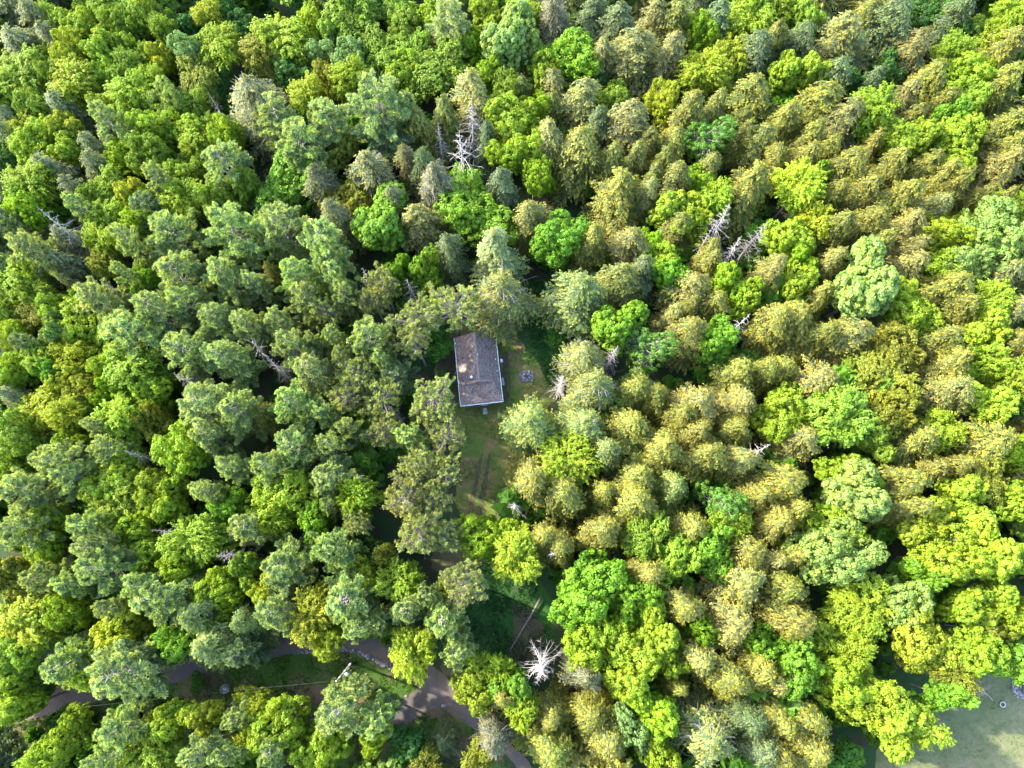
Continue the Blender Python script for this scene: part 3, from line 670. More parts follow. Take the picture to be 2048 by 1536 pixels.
# ---------------------------------------------------------------- the trees, read off the photograph:  x, y, crown radius (photo pixels), look [, height in metres]
TREES = '''
30 15 45 gh;75 35 35 gh;45 90 45 gh;105 75 30 gh;107 43 22 br;165 40 38 br;215 20 28 md;235 55 28 md;270 45 26 md;305 25 30 md;330 60 20 md;375 50 25 dp
420 30 25 yl;450 22 22 dp;490 50 28 dp;437 92 38 lm;380 100 28 bl;325 118 22 yl;285 115 22 md;240 100 25 md;200 105 30 br;150 100 32 yl;45 145 45 bf
107 140 24 br;100 102 18 md;155 165 42 lf;222 150 25 md;255 140 28 md;267 192 38 br;315 160 22 lm;340 205 30 pg;395 145 38 ol;430 165 26 dp;390 205 25 md;430 217 16 de
70 210 30 md;15 190 35 br;20 235 25 gh;125 215 35 gh;50 250 28 yl;65 295 42 lm;20 270 22 gh;130 255 28 yl;135 305 30 lm;205 205 25 br;210 240 35 pn;222 270 25 gh
185 295 28 gh;195 330 30 gh;250 305 28 lv;300 245 35 br;305 310 35 md;372 262 36 br;430 250 22 md;455 275 28 lm;398 290 30 lm;445 325 46 pn;365 340 30 md
105 340 38 gh;60 365 40 lm;15 330 25 dp;10 380 28 gh;150 380 28 gh;220 370 32 bf;150 408 22 pn;310 355 28 pn;195 400 25 md;260 390 25 yl;315 395 25 br;300 415 35 pd
370 400 38 lm;440 398 32 md;45 415 34 lv;105 450 30 dd;215 435 35 lm;275 440 26 br;140 478 30 gh;175 485 22 gh;55 492 42 pn;15 440 25 pd;205 480 30 lm;250 470 30 pn
330 460 45 pn;450 450 50 pn;490 372 25 md
560 70 45 lm;525 105 35 ol;585 130 35 dp;620 42 28 br;612 10 30 dp;700 30 48 md;640 102 28 bl;665 65 28 md;730 72 36 md;765 112 34 md;705 118 32 bl;655 145 28 ol
757 15 24 dp;800 15 32 md;800 55 32 md;850 30 30 br;900 35 45 pn;880 78 22 gh;825 100 36 md;835 95 16 yl;882 132 50 md;820 142 35 br;937 92 25 lv;970 140 30 lv
1008 80 52 pg;990 152 22 md;1012 168 25 md;972 15 35 br;512 198 54 gb;615 190 33 lf;700 160 32 lm;745 195 60 pn;655 235 45 pn;547 235 42 pn;592 278 50 pn
680 290 34 ol;767 262 44 pd;815 205 25 pn;840 250 34 hm;890 225 32 hm;945 180 42 hb;940 232 30 dd 16;922 285 46 dd 18.5;875 270 16 de;1030 232 46 lm;1022 300 34 lm
975 275 25 hd;575 355 58 bg;640 360 38 gb;695 390 38 ol;745 342 48 gb;815 320 25 gb;850 330 28 hd;870 365 40 kb;790 400 28 gb;945 415 64 mg;1005 370 33 hd
755 447 55 bg;845 440 48 hp;670 430 33 gb;740 387 22 dp;560 440 45 pn;640 475 50 pn;990 495 46 hg;900 500 33 hd
1045 22 30 br;1068 30 22 md;1110 32 35 kb;1050 92 34 pg;1130 105 52 mg;1095 140 30 br;1160 45 22 dp;1185 30 35 hd;1235 45 40 hd;1205 110 28 hb;1265 100 50 hb
1310 30 30 hb;1350 35 40 hm;1405 55 28 lv;1340 105 35 hb;1395 10 25 hd;1430 40 38 hd;1500 30 40 br;1458 105 40 lf;1410 145 42 lf;1510 100 40 hd;1502 185 42 hy
1325 200 28 yl;1230 190 32 md;1185 155 26 dp;1107 170 28 hb;1045 180 22 hm;1165 195 40 hb;1105 215 24 hm;1065 215 26 lv;1195 245 30 hd;1257 240 42 hb;1375 225 42 hy
1430 215 28 hm;1420 285 42 tg;1302 285 28 hm;1350 285 30 hy;1330 318 25 hm;1482 240 22 hm;1492 270 22 hy;1520 282 32 hm;1097 280 38 hb;1160 297 48 hm;1225 320 30 hm
1275 315 28 hm;1305 355 25 hm;1350 357 35 hm;1390 367 28 lv;1418 338 28 hm;1500 372 48 hy;1240 385 52 hy;1300 385 24 hb;1430 400 32 lm;1345 420 38 br;1395 430 34 lm
1355 452 28 hm;1045 290 34 br;1070 345 30 lv;1060 430 36 hp;1115 467 44 bg;1187 475 35 hy;1265 487 38 hp;1300 482 26 lv;1455 435 24 dd;1465 500 24 dd;1415 475 18 dd
1515 463 26 de;1420 502 26 hy
1545 80 30 hy;1560 20 28 br;1610 30 30 md;1600 80 30 hd;1690 70 52 hb;1735 30 25 hm;1780 40 45 hd;1565 145 28 br;1620 140 28 br;1670 150 34 hd;1780 130 28 dp;1830 92 36 hb
1870 25 35 dp;1920 22 33 hd;1925 58 26 dp;1910 100 28 bf;1985 60 35 lm;2025 30 30 lm;2010 98 44 hy;1702 162 24 dp;1745 160 22 hd;1860 155 38 hy;1810 187 30 hb;1880 207 30 hy
1950 140 38 lm;1935 200 30 md;2012 168 40 hy;1640 200 44 hy;1570 240 36 hy;1690 232 34 hb;1742 222 42 lm;1820 237 28 hy;1625 275 34 hy;1656 298 22 hy;1545 315 28 hy
1610 312 32 hy;1795 282 28 br;1747 286 22 hy;1838 268 28 br;1920 285 46 lm;1905 235 25 bg;2012 252 34 hy;2022 290 28 hy;1700 332 40 hy;1790 322 28 hy;1855 327 28 hy
1890 348 28 hy;2012 332 40 hp;1597 372 42 lf;1637 353 22 md;1670 385 25 hy;1732 378 33 hy;1810 387 40 hy;1915 370 30 hy;1960 392 22 hy;2000 402 22 hy;1875 415 28 hb
2032 412 35 br;1630 440 32 lf;1580 470 38 lm;1680 450 32 hm;1745 445 36 hy;1767 487 30 hy;1817 450 32 hp;1895 460 38 lm;1985 472 54 pg;1830 497 25 hp
15 530 30 pd;130 525 35 gh;45 560 40 br;75 592 30 br;15 602 30 br;200 525 24 ol;140 566 18 hp;190 592 45 pn;245 545 22 pn;287 560 28 mg;235 582 18 de;350 545 45 pn
445 540 42 pn;500 560 26 pn;120 612 32 md;75 632 30 ol;25 657 30 lm;50 687 28 pd;170 655 44 br;115 667 25 pg;255 655 52 pn;310 620 45 pn;370 600 35 pn;365 690 42 pn
430 640 40 pn;445 707 45 pn;490 650 35 pn;20 735 42 lv;75 717 30 br;105 747 25 bg;140 705 32 lf;210 725 32 lm;270 737 45 bf;150 760 32 yl;365 755 26 de;180 785 30 ol
230 780 28 lv;290 790 35 br;75 822 42 lf;30 795 28 gh;140 830 32 lf;245 835 38 bf;190 850 25 pn;310 840 30 ol;400 800 54 pn;470 822 40 pn;405 872 35 pn;25 880 45 md
145 880 25 lm;205 902 30 pn;370 905 48 lm;110 915 42 pn;140 957 40 pn;230 950 48 br;320 972 38 lm;455 930 32 pn;410 980 30 pn;40 982 50 pn;240 1010 44 br;330 1012 35 lm
450 1005 30 bg;25 940 25 md;270 910 15 de
545 545 20 hy;597 545 38 pn;612 600 32 pn;665 550 30 pn;685 587 30 pn;730 562 22 de;765 570 32 rp;745 602 26 rp;825 570 24 dd 13;850 545 34 mg;790 545 24 mg;905 615 50 rp
832 640 44 rp;830 682 30 rp;652 620 28 rp;555 642 30 pn;575 690 38 pn;622 680 18 pn;662 670 25 pn;730 670 42 pn;680 712 25 pn;765 717 25 pn;620 742 40 pn;710 750 40 rp
790 747 38 pd;880 702 20 bu 4;875 660 17 bu 5;547 735 20 de;695 792 35 rp;765 800 38 rp;790 822 12 de;865 800 42 rp;886 765 15 bu 3;585 805 42 pn;645 822 32 pn;530 828 28 hy
765 862 32 rp;815 872 32 pn;695 857 28 pn;893 870 38 rp;580 885 45 pn;530 932 38 pn;655 892 35 pn;660 950 40 pn;840 930 34 rp;888 945 34 rp;810 992 42 rp;868 1000 34 rp
560 995 54 lm;715 990 35 lm;720 960 15 de;720 905 26 bu 5;780 905 24 bu 5;655 1008 22 pn
1005 588 50 kh 15;1000 537 18 de;1160 592 60 hk;1237 560 44 hm;1280 540 34 hd;1345 545 30 bg;1320 525 30 br;1385 577 42 hp;1432 607 32 hy;1345 632 30 hp;1380 612 22 hm
1420 527 28 hy;1455 560 33 lv;1485 592 32 lm;1475 645 26 dd;1225 650 46 mg;1380 667 42 hy;1425 675 35 bg;1300 705 46 tg;1170 717 44 kh;1225 706 20 dd;1112 682 18 bu 4
1120 770 22 dd 10;1190 777 44 kh;1275 777 34 hy;1312 790 30 hy;1400 807 42 hp;1365 832 32 hy;1482 747 40 hy;1530 740 28 hy;1480 802 34 hp;1062 845 48 hk;1170 852 42 hk
1187 850 18 dd;1260 847 45 hy;1395 862 35 hy;1470 857 32 hy;1325 897 42 hy;1130 915 50 lm 12;1415 912 42 hy;1480 917 38 hp;1527 900 24 dd;1215 902 35 hk;1062 967 50 hy
1132 990 42 hy;1282 957 45 hy;1210 982 28 hy;1270 1002 44 hy;1345 972 32 hk;1440 1002 42 tg;1520 992 32 hy;1025 1012 26 dd 12
1548 535 30 hp;1600 550 35 br;1600 512 26 lv;1665 520 26 hp;1640 592 30 hy;1725 575 62 pg;1815 530 35 hp;1890 530 28 br;1945 535 42 pg;2012 547 34 hb;1900 577 42 hy
1922 612 33 hy;1830 622 46 lm;1978 602 33 lm;1552 642 40 hy;1592 642 46 hy;1645 667 32 hy;1700 667 44 hp;1977 660 36 lm;2025 622 28 hb;2032 687 35 hy;1890 682 35 hy
1900 727 38 hy;1800 700 46 ol;1772 760 52 ol;1562 737 32 hy;1640 762 44 hp;1905 782 42 hp;1970 730 35 br;2030 762 40 lm;1580 827 46 lm;1672 832 56 mf;1607 880 38 hp
1790 830 42 ol;1752 875 30 md;1880 862 36 lm;1980 812 40 br;1840 882 40 hy;1985 882 46 hy;2035 905 30 lm;1575 962 45 hy;1700 942 42 lm;1705 992 54 pg;1812 970 46 hy
1860 937 30 hy;1915 932 30 hy;1970 952 42 ol;1930 987 38 lm;1592 1015 36 hy;1822 1015 36 hy;2032 1000 34 br
30 1062 42 pn;100 1045 35 lm;85 1107 35 br;165 1045 35 pn;182 1092 45 pn;190 1142 45 pn;280 1045 30 br;280 1102 38 lm;25 1152 40 ol;75 1157 33 pn;140 1165 30 pn
335 1065 18 de;380 1077 46 br;350 1132 32 lm;455 1105 20 de;490 1060 35 pn;495 1132 30 md;430 1167 35 lm;275 1182 35 pn;215 1217 28 pn;325 1195 48 pn;60 1242 52 yl
140 1215 34 lm;230 1262 44 yl;400 1225 42 hk;450 1210 26 lm;490 1240 34 hk;370 1277 40 bg;427 1290 48 hk;482 1300 34 pd;130 1317 42 pn;175 1335 42 lm;235 1350 58 pn 19
20 1332 45 md;290 1300 28 pd;30 1412 38 lm;395 1365 15 bu 2.5;75 1385 22 bu 3;350 1435 38 lm;420 1432 32 yl;470 1432 28 pn;505 1412 30 yl;230 1462 42 pn;120 1482 38 br
90 1515 30 lm;310 1492 48 lm;400 1507 40 pn;460 1512 30 pn;500 1482 25 yl;200 1522 30 pn
545 1040 28 lm;625 1042 30 bg;665 1102 45 pn;560 1132 50 pn;715 1045 25 rp;840 1062 42 rp;887 1072 32 rp;720 1135 32 yl;740 1105 24 dp;800 1165 40 bf;700 1012 28 lm
770 1112 20 ol;530 1182 30 yl;545 1227 42 pn;620 1232 46 yl;690 1202 50 pn;650 1272 34 yl;715 1252 35 pn;760 1242 25 pn;810 1222 35 pn;850 1192 28 pn;890 1182 20 lm
930 1167 42 rp;890 1245 42 pn;915 1302 33 pn;825 1305 44 lf;970 1075 46 lv;1032 1110 46 lm;942 1385 36 ye;962 1335 26 br;1002 1340 26 lm;1002 1392 32 hy;672 1427 52 pn
750 1440 36 pn;745 1480 28 lm;550 1440 48 lm;540 1512 35 pn;640 1512 46 lm;812 1492 34 dp 8;890 1485 24 hd 7;850 1527 28 ol 8;988 1482 36 kb;955 1512 28 ol
1085 1075 34 hy;1122 1090 32 hy;1210 1062 42 hy;1102 1110 12 dd;1170 1175 60 mg;1300 1145 36 hy;1300 1070 38 md;1385 1057 38 hy;1350 1122 42 md;1430 1102 42 bg
1462 1040 34 lm;1500 1102 42 hy;1492 1160 48 hp;1285 1205 44 mg;1225 1267 44 lm;1310 1270 46 lm;1160 1290 40 lm;1250 1340 54 lm;1342 1312 30 lm;1090 1325 38 dd 15
1170 1350 33 kb;1365 1212 42 hy;1412 1262 26 mg;1470 1247 46 hp;1400 1320 38 hp;1460 1360 45 hy;1522 1342 38 hy;1358 1375 25 hy;1522 1282 30 bg;1180 1430 38 hy
1310 1432 46 lv;1100 1440 35 hy;1215 1482 45 hy;1258 1462 33 bl;1415 1472 56 kp;1500 1442 35 hd;1522 1502 35 hd;1100 1502 45 hy;1030 1382 36 bg;1045 1422 28 lm;1320 1522 35 lm
1556 1045 38 hy;1545 1120 30 hp;1590 1110 28 hy;1665 1042 42 lm;1668 1097 60 pg;1855 1032 44 ye;1570 1177 42 hy;1592 1242 46 hy;1735 1212 52 lm;1812 1212 40 pg
1888 1112 54 lm;1968 1108 54 lm;2032 1122 34 br;1850 1155 30 bg;1932 1212 40 lm;1988 1200 36 br;1850 1282 58 ye;1945 1290 46 lm;1982 1260 38 ol;2032 1232 34 lm
2030 1328 42 bg;1602 1332 44 bg;1645 1272 28 br;1705 1300 30 lm;1695 1352 44 lm;1742 1402 58 ye;1800 1442 46 lm;1850 1457 34 br;1552 1362 35 hp;1560 1442 35 hy
1622 1442 42 hy;1627 1502 42 hy;1560 1512 35 hy;1912 1345 38 ol;1905 1392 28 bg;1962 1390 16 dd 7;1700 1512 30 bu 5
'''

# ---------------------------------------------------------------- looks: prototype kind, leaf colour, nominal height, words, object name, category
LOOK = {
 'lm': ('B', (0.165, 0.265, 0.018), 12, 'lime green broadleaf tree'),
 'lv': ('B', (0.138, 0.255, 0.012), 12, 'vivid grass-green broadleaf tree'),
 'ye': ('B', (0.170, 0.235, 0.018), 12, 'golden-yellow-green broadleaf tree'),
 'yl': ('B', (0.205, 0.265, 0.020), 12, 'yellowish green broadleaf tree'),
 'br': ('B', (0.165, 0.265, 0.022), 12, 'fresh green broadleaf tree'),
 'md': ('B', (0.125, 0.220, 0.022), 12, 'mid-green broadleaf tree'),
 'mg': ('B', (0.105, 0.220, 0.014), 12, 'rich green round-crowned tree'),
 'bg': ('B', (0.105, 0.235, 0.020), 12, 'bright emerald broadleaf tree'),
 'dp': ('B', (0.040, 0.118, 0.022), 9.5, 'deep green broadleaf tree'),
 'bl': ('B', (0.120, 0.230, 0.080), 12, 'pale bluish green broadleaf tree'),
 'pg': ('B', (0.150, 0.245, 0.060), 13, 'pale green broadleaf tree'),
 'ol': ('B', (0.135, 0.170, 0.020), 12, 'olive green broadleaf tree'),
 'bu': ('B', (0.045, 0.150, 0.015), 4, 'low green bush'),
 'lf': ('F', (0.200, 0.280, 0.018), 12, 'feathery lime green tree'),
 'bf': ('F', (0.155, 0.260, 0.024), 12, 'feathery green tree'),
 'mf': ('F', (0.135, 0.260, 0.028), 13, 'feathery bright green tree'),
 'tg': ('T', (0.080, 0.190, 0.030), 12, 'green broadleaf tree with bare grey twigs'),
 'hy': ('H', (0.150, 0.155, 0.026), 13.5, 'golden-olive hemlock'),
 'hp': ('H', (0.175, 0.172, 0.048), 13.5, 'pale straw-coloured hemlock'),
 'hm': ('H', (0.130, 0.146, 0.028), 13.5, 'olive green hemlock'),
 'hk': ('H', (0.140, 0.185, 0.050), 13.5, 'soft green hemlock'),
 'hb': ('H', (0.165, 0.168, 0.055), 14, 'greyish olive hemlock'),
 'hg': ('H', (0.160, 0.200, 0.080), 15, 'grey-green hemlock'),
 'hd': ('H', (0.085, 0.120, 0.048), 14, 'dark green hemlock'),
 'gh': ('H', (0.150, 0.180, 0.075), 12.5, 'dull grey-green hemlock'),
 'gb': ('K', (0.140, 0.148, 0.058), 14.5, 'brownish hemlock with bare twigs'),
 'kb': ('K', (0.120, 0.120, 0.070), 14.5, 'thin grey hemlock with many bare twigs'),
 'kh': ('K', (0.135, 0.160, 0.044), 15, 'olive hemlock with bare twigs'),
 'kp': ('K', (0.165, 0.180, 0.062), 13.5, 'straw-coloured hemlock with bare twigs'),
 'pn': ('P', (0.250, 0.330, 0.145), 15.5, 'pale blue-green white pine'),
 'pd': ('P', (0.140, 0.205, 0.105), 12.5, 'dark blue-green white pine'),
 'rp': ('R', (0.245, 0.285, 0.100), 14.5, 'olive pine with grey branches'),
 'rg': ('R', (0.245, 0.255, 0.060), 14.5, 'golden-olive pine with grey branches'),
 'dd': ('D', (1, 1, 1), 17.5, 'bleached dead tree'),
 'de': ('E', (1, 1, 1), 16.5, 'grey-brown dead tree'),
}
NAME = {'B': 'broadleaf_tree', 'F': 'broadleaf_tree', 'T': 'broadleaf_tree', 'H': 'hemlock_tree', 'K': 'hemlock_tree', 'P': 'pine_tree', 'R': 'pine_tree', 'D': 'dead_tree', 'E': 'dead_tree'}
CATG = {'B': 'tree', 'F': 'tree', 'T': 'tree', 'H': 'hemlock', 'K': 'hemlock', 'P': 'pine', 'R': 'pine', 'D': 'dead tree', 'E': 'dead tree'}
GRP = {'B': 'broadleaf trees of the forest', 'H': 'hemlocks of the forest', 'K': 'hemlocks of the forest', 'P': 'pines of the forest', 'R': 'pines of the forest', 'D': 'dead trees standing in the forest'}
recs = []
for s in TREES.replace('\n', ';').split(';'):
    f = s.split()
    if len(f) < 4: continue
    recs.append(dict(x=float(f[0]), y=float(f[1]), r=float(f[2]), look=f[3], h=float(f[4]) if len(f) > 4 else None))
print('trees listed', len(recs))
# --- labels: look + rank from the left among equal looks in the same part of the photo + what it stands beside
def region(x, y):
    c = min(4, int(x/410)); r = min(3, int(y/384))
    rows = ['top', 'upper', 'lower', 'bottom']
    cols = ['far left', 'left', 'centre', 'right', 'far right']
    return (r, c), {0: 'at the top', 1: 'in the upper half', 2: 'in the lower half', 3: 'at the bottom'}[r] + ', ' + cols[c]
LM = [(957, 740, 'cabin'), (1053, 753, 'rock fire ring'), (2006, 1409, 'white ring in the field'), (688, 1345, 'utility pole'), (1050, 1255, 'fallen trunk'), (451, 1377, 'grey wire cage')]
NS = {'lm': 'a lime broadleaf', 'lv': 'a vivid green broadleaf', 'ye': 'a golden-green broadleaf', 'yl': 'a yellowish broadleaf', 'br': 'a fresh green broadleaf', 'md': 'a mid-green broadleaf', 'mg': 'a rich green tree', 'bg': 'an emerald tree', 'dp': 'a deep green tree', 'bl': 'a bluish broadleaf', 'pg': 'a pale green broadleaf', 'ol': 'an olive broadleaf', 'bu': 'a low bush', 'lf': 'a feathery lime tree', 'bf': 'a feathery green tree', 'mf': 'a feathery bright tree', 'tg': 'a twiggy broadleaf', 'hy': 'a golden-olive hemlock', 'hp': 'a straw-coloured hemlock', 'hm': 'an olive hemlock', 'hk': 'a soft green hemlock', 'hb': 'a greyish hemlock', 'hg': 'a grey-green hemlock', 'hd': 'a dark hemlock', 'gh': 'a dull hemlock', 'gb': 'a brownish hemlock', 'kb': 'a thin grey hemlock', 'kh': 'a twiggy hemlock', 'kp': 'a twiggy pale hemlock', 'pn': 'a pale pine', 'pd': 'a dark pine', 'rp': 'a grey-branched pine', 'rg': 'a golden pine', 'dd': 'a bleached snag', 'de': 'a brown snag'}
groups = {}
for q in recs:
    q['words'] = LOOK[q['look']][3]
    if q['look'] != 'bu' and q['r'] < 24 and LOOK[q['look']][0] not in 'DE': q['words'] = 'small ' + q['words']
    elif q['r'] >= 50: q['words'] = 'big ' + q['words']
    k, ph = region(q['x'], q['y']); q['reg'] = ph
    groups.setdefault((q['words'], k), []).append(q)
ORD = ['leftmost', 'second', 'third', 'fourth', 'fifth', 'sixth', 'seventh', 'eighth', 'ninth', 'tenth', 'eleventh', 'twelfth', 'thirteenth', 'fourteenth', 'fifteenth', 'sixteenth', 'seventeenth', 'eighteenth', 'nineteenth', 'twentieth']
def dirword(dx, dy):
    if abs(dx) > abs(dy)*1.2: return 'right of' if dx > 0 else 'left of'
    return 'below' if dy > 0 else 'above'
def nearest_other(q):
    best = None
    for (lx, ly, nm) in LM:
        d = math.hypot(q['x']-lx, q['y']-ly)
        if d < 130 and (best is None or d < best[0]): best = (d, dirword(q['x']-lx, q['y']-ly)+' the '+nm)
    if best: return best[1]
    for p in recs:
        if p is q or p['look'] == q['look']: continue
        d = math.hypot(q['x']-p['x'], q['y']-p['y'])
        if LOOK[p['look']][0] in 'DE': d *= .8
        if best is None or d < best[0]: best = (d, dirword(q['x']-p['x'], q['y']-p['y'])+' '+NS[p['look']])
    return best[1]
def short(nm):
    w_ = nm.split(' with ')[0]; return w_
for key, L in groups.items():
    L.sort(key=lambda q: q['x'])
    for i, q in enumerate(L):
        reg = q['reg']
        if len(L) == 1: base = q['words']+' '+reg
        elif i == 0: base = 'leftmost '+q['words']+' '+reg
        elif i == len(L)-1: base = 'rightmost '+q['words']+' '+reg
        else: base = ORD[i]+' '+q['words']+' from the left, '+reg
        no = nearest_other(q)
        if 'tree' in no or 'hemlock' in no or 'pine' in no or ' a ' in no: pass
        extra = base+', '+no
        q['label'] = extra if len(extra.replace(',', '').split()) <= 16 else base
        if len(q['label'].split()) > 16: q['label'] = q['label'].replace('in the upper half,', 'upper').replace('in the lower half,', 'lower').replace(' from the left', '')
# --- placing
counters = {}
base_objs = {}
def place(kind, v, X, Y, R_m, h, col, rz, label, name, cat, group, trunk_only=False):
    p = PROTO[kind][v]
    k = R_m/p['R0']; kz = h/p['H']; e = 1+.13*math.sin(X*3.1+Y)
    o = empty(name, (X, Y, 0), rz, (k*e, k/e, kz)); tag(o, label, cat, group)
    if (kind, v) in base_objs:
        parts = [s.copy() for s in base_objs[(kind, v)]]
        for c in parts: COL.objects.link(c); c.parent = o
    else:
        parts = []
        for nm in ('trunk', 'branches', 'crown'):
            if p[nm] is not None: parts.append(obj(nm, p[nm], o))
        base_objs[(kind, v)] = parts
    for c in parts: c.color = (*col, 1)
    return o
placed = []
rt = random.Random(5)
for q in sorted(recs, key=lambda q: q['y']):
    kind, col, h0, _ = LOOK[q['look']]
    small = (q['r']/38.0)
    h = q['h'] or h0*(0.80+0.20*min(1.4, small))*rt.uniform(.93, 1.07)
    if kind == 'B' and q['look'] in ('lm', 'br', 'yl', 'md', 'ol') and rt.random() < .35: kind = 'F'
    vs = PROTO[kind]; v = rt.randrange(len(vs)); p = vs[v]
    hc = p['hc']*h
    P, dep = W(q['x'], q['y'], hc)
    Rm = q['r']*dep/FPX*{'B': 1.25, 'F': 1.25, 'T': 1.2, 'H': 1.24, 'K': 1.2, 'P': 1.2, 'R': 1.15}.get(kind, 1.08)
    j = rt.uniform(.9, 1.12)
    c = tuple(min(1, a*j*rt.uniform(.95, 1.05)) for a in col)
    nm = 'bush' if q['look'] == 'bu' else NAME[kind]
    ct = 'bush' if q['look'] == 'bu' else CATG[kind]
    gp = 'bushes at the forest edge' if q['look'] == 'bu' else {'B': GRP['B'], 'F': GRP['B'], 'T': GRP['B'], 'E': GRP['D']}.get(kind, GRP.get(kind))
    place(kind, v, P.x, P.y, Rm, h, c, rt.uniform(0, 2*PI), q['label'], nm, ct, gp)
    placed.append((P.x, P.y, Rm))
# --- the wood going on beyond the photograph, and the young growth under the trees: masses nobody could count
def gn_scatter(name, pts, rots, scs, sources, mat_color=None):
    """one object whose geometry nodes set instances of the source meshes on its points"""
    me = bpy.data.meshes.new(name); me.from_pydata(pts, [], [])
    a = me.attributes.new('rot', 'FLOAT', 'POINT'); a.data.foreach_set('value', rots)
    a = me.attributes.new('sc', 'FLOAT_VECTOR', 'POINT'); a.data.foreach_set('vector', np.array(scs, dtype=np.float32).ravel())
    o = obj(name, me, kind='stuff')
    return o
def merged(name, plist, mat, density=1.0, kind='stuff', seed=3):
    """bake copies (mesh, x, y, rot, sxy, sz, tint) into one mesh"""
    Vs = []; Ts = []
    R = np.random.default_rng(seed)
    cache = {}
    for me, x, y, rz, k, kz, tn, z in plist:
        if me.name not in cache:
            co = np.empty(len(me.vertices)*3, dtype=np.float32); me.vertices.foreach_get('co', co)
            t = np.empty(len(me.polygons), dtype=np.float32); me.attributes['tint'].data.foreach_get('value', t)
            cache[me.name] = (co.reshape(-1, 4, 3), t)
        co, t = cache[me.name]
        sel = R.random(len(co)) < density
        P = co[sel].copy()
        if density < 1:                       # fewer, larger leaves keep the same cover
            cen = P.mean(1, keepdims=True); P = cen+(P-cen)*(1/density)**.5
        c, s = math.cos(rz), math.sin(rz)
        X = (P[..., 0]*c-P[..., 1]*s)*k+x; Y = (P[..., 0]*s+P[..., 1]*c)*k+y
        Vs.append(np.stack([X, Y, P[..., 2]*kz+z], -1)); tt = t[sel]; yg = np.floor(tt/4)*4; Ts.append((tt-yg)*tn+yg)
    Pn = np.concatenate(Vs); Tn = np.concatenate(Ts)
    return mesh_np(name, Pn.reshape(-1, 3), np.arange(len(Pn)*4).reshape(-1, 4), mat, Tn)
# surrounding wood
corners = [W(x, y, 0)[0].to_2d() for x, y in ((0, 0), (2048, 0), (2048, 1536), (0, 1536))]
def in_view(x, y, z, m):
    dx, dy, dz = x, y, z-CAM_H
    c, s = math.cos(PITCH), math.sin(PITCH)
    yc = dy*c+dz*s; zc = -dy*s+dz*c
    px = 1024+FPX*dx/-zc; py = 768-FPX*yc/-zc
    return px, py
rest = []; rr = random.Random(9); seen = list(placed)
y = -62
while y < 165:
    x = -150
    while x < 150:
        X = x+rr.uniform(-2, 2); Y = y+rr.uniform(-2, 2)
        px, py = in_view(X, Y, 12, 0)
        if (px < -25 or px > 2075 or py < -25 or py > 1560) and -190 < px < 2240 and -190 < py < 1730:
            if not inside((X, Y), FIELD) and min((X-a)**2+(Y-b)**2 for a, b, c in seen) > 13 and not inside((X, Y), ROAD):
                rest.append((X, Y)); seen.append((X, Y, 3))
        x += 6.4
    y += 5.6
print('surrounding', len(rest))
L1 = []; L2 = []; L3 = []
for X, Y in rest:
    px, py = in_view(X, Y, 12, 0); k = rr.random()
    t = rr.uniform(.8, 1.15)
    if px > 1024 and k < .55: L1.append((rr.choice(PROTO['H'])['crown'], X, Y, rr.uniform(0, 6), rr.uniform(.95, 1.2), rr.uniform(.85, 1.05), t, 0))
    elif px <= 1024 and k < .45: L2.append((rr.choice(PROTO['P'])['crown'], X, Y, rr.uniform(0, 6), rr.uniform(.85, 1.1), rr.uniform(.85, 1.0), t, 0))
    else: L3.append((rr.choice(PROTO['B'])['crown'], X, Y, rr.uniform(0, 6), rr.uniform(.8, 1.1), rr.uniform(.8, 1.05), t, 0))
for nm, L, mat, col, dn in (('distant_hemlock_wood', L1, M_HEM, (0.20, 0.20, 0.045), .13), ('distant_pine_wood', L2, M_PINE, (0.13, 0.18, 0.09), .13), ('distant_broadleaf_wood', L3, M_BROAD, (0.11, 0.20, 0.025), .13)):
    o = obj(nm, merged(nm, L, mat, dn), kind='stuff'); o.color = (*col, 1)
    tag(o, {'d': ''}.get('x') or {'distant_hemlock_wood': 'mass of olive hemlocks going on past the right edge', 'distant_pine_wood': 'mass of blue-green pines going on past the left edge', 'distant_broadleaf_wood': 'mass of green broadleaf trees going on past the photo edges'}[nm], 'woodland')
# undergrowth
U = []
clear = [LAWN, SHADE, BACK, FIELD, ROAD, SPUR, DRIVE, VERGE]
small = make_broad(91, R0=1.6, H=2.6, lobes=6, nclump=24, leaf=.2, open_=.8)['crown']
cin = Matrix.Rotation(-rot, 3, 'Z')
for _ in range(1000):
    px, py = rr.uniform(-80, 2120), rr.uniform(-80, 1600)
    P, _d = W(px, py, 1.0)
    if any(inside((P.x+a_, P.y+b_), c) for c in clear for a_, b_ in ((1.6, 0), (-1.6, 0), (0, 1.6), (0, -1.6))): continue
    if mnoise.noise(Vector((P.x*.09, P.y*.09, 5))) < -0.25: continue
    lq = cin @ (P-Vector((cc.x, cc.y, 0)))
    if abs(lq.x) < hw+1.6 and abs(lq.y) < hl+1.6: continue
    k = rr.uniform(.6, 1.3)+max(0, rr.gauss(0, .7))
    U.append((small, P.x, P.y, rr.uniform(0, 6), k, k*rr.uniform(.8, 1.4), rr.uniform(.7, 1.3), 0))
me = merged('undergrowth', U, M_BROAD, .3)
o = obj('undergrowth', me, kind='stuff'); o.color = (0.075, 0.19, 0.022, 1)
tag(o, 'dark green saplings and brush growing under the forest trees', 'undergrowth')
print('undergrowth quads', len(me.polygons), 'total tris', sum(sum(len(q.vertices)-2 for q in m.polygons) for m in bpy.data.meshes))
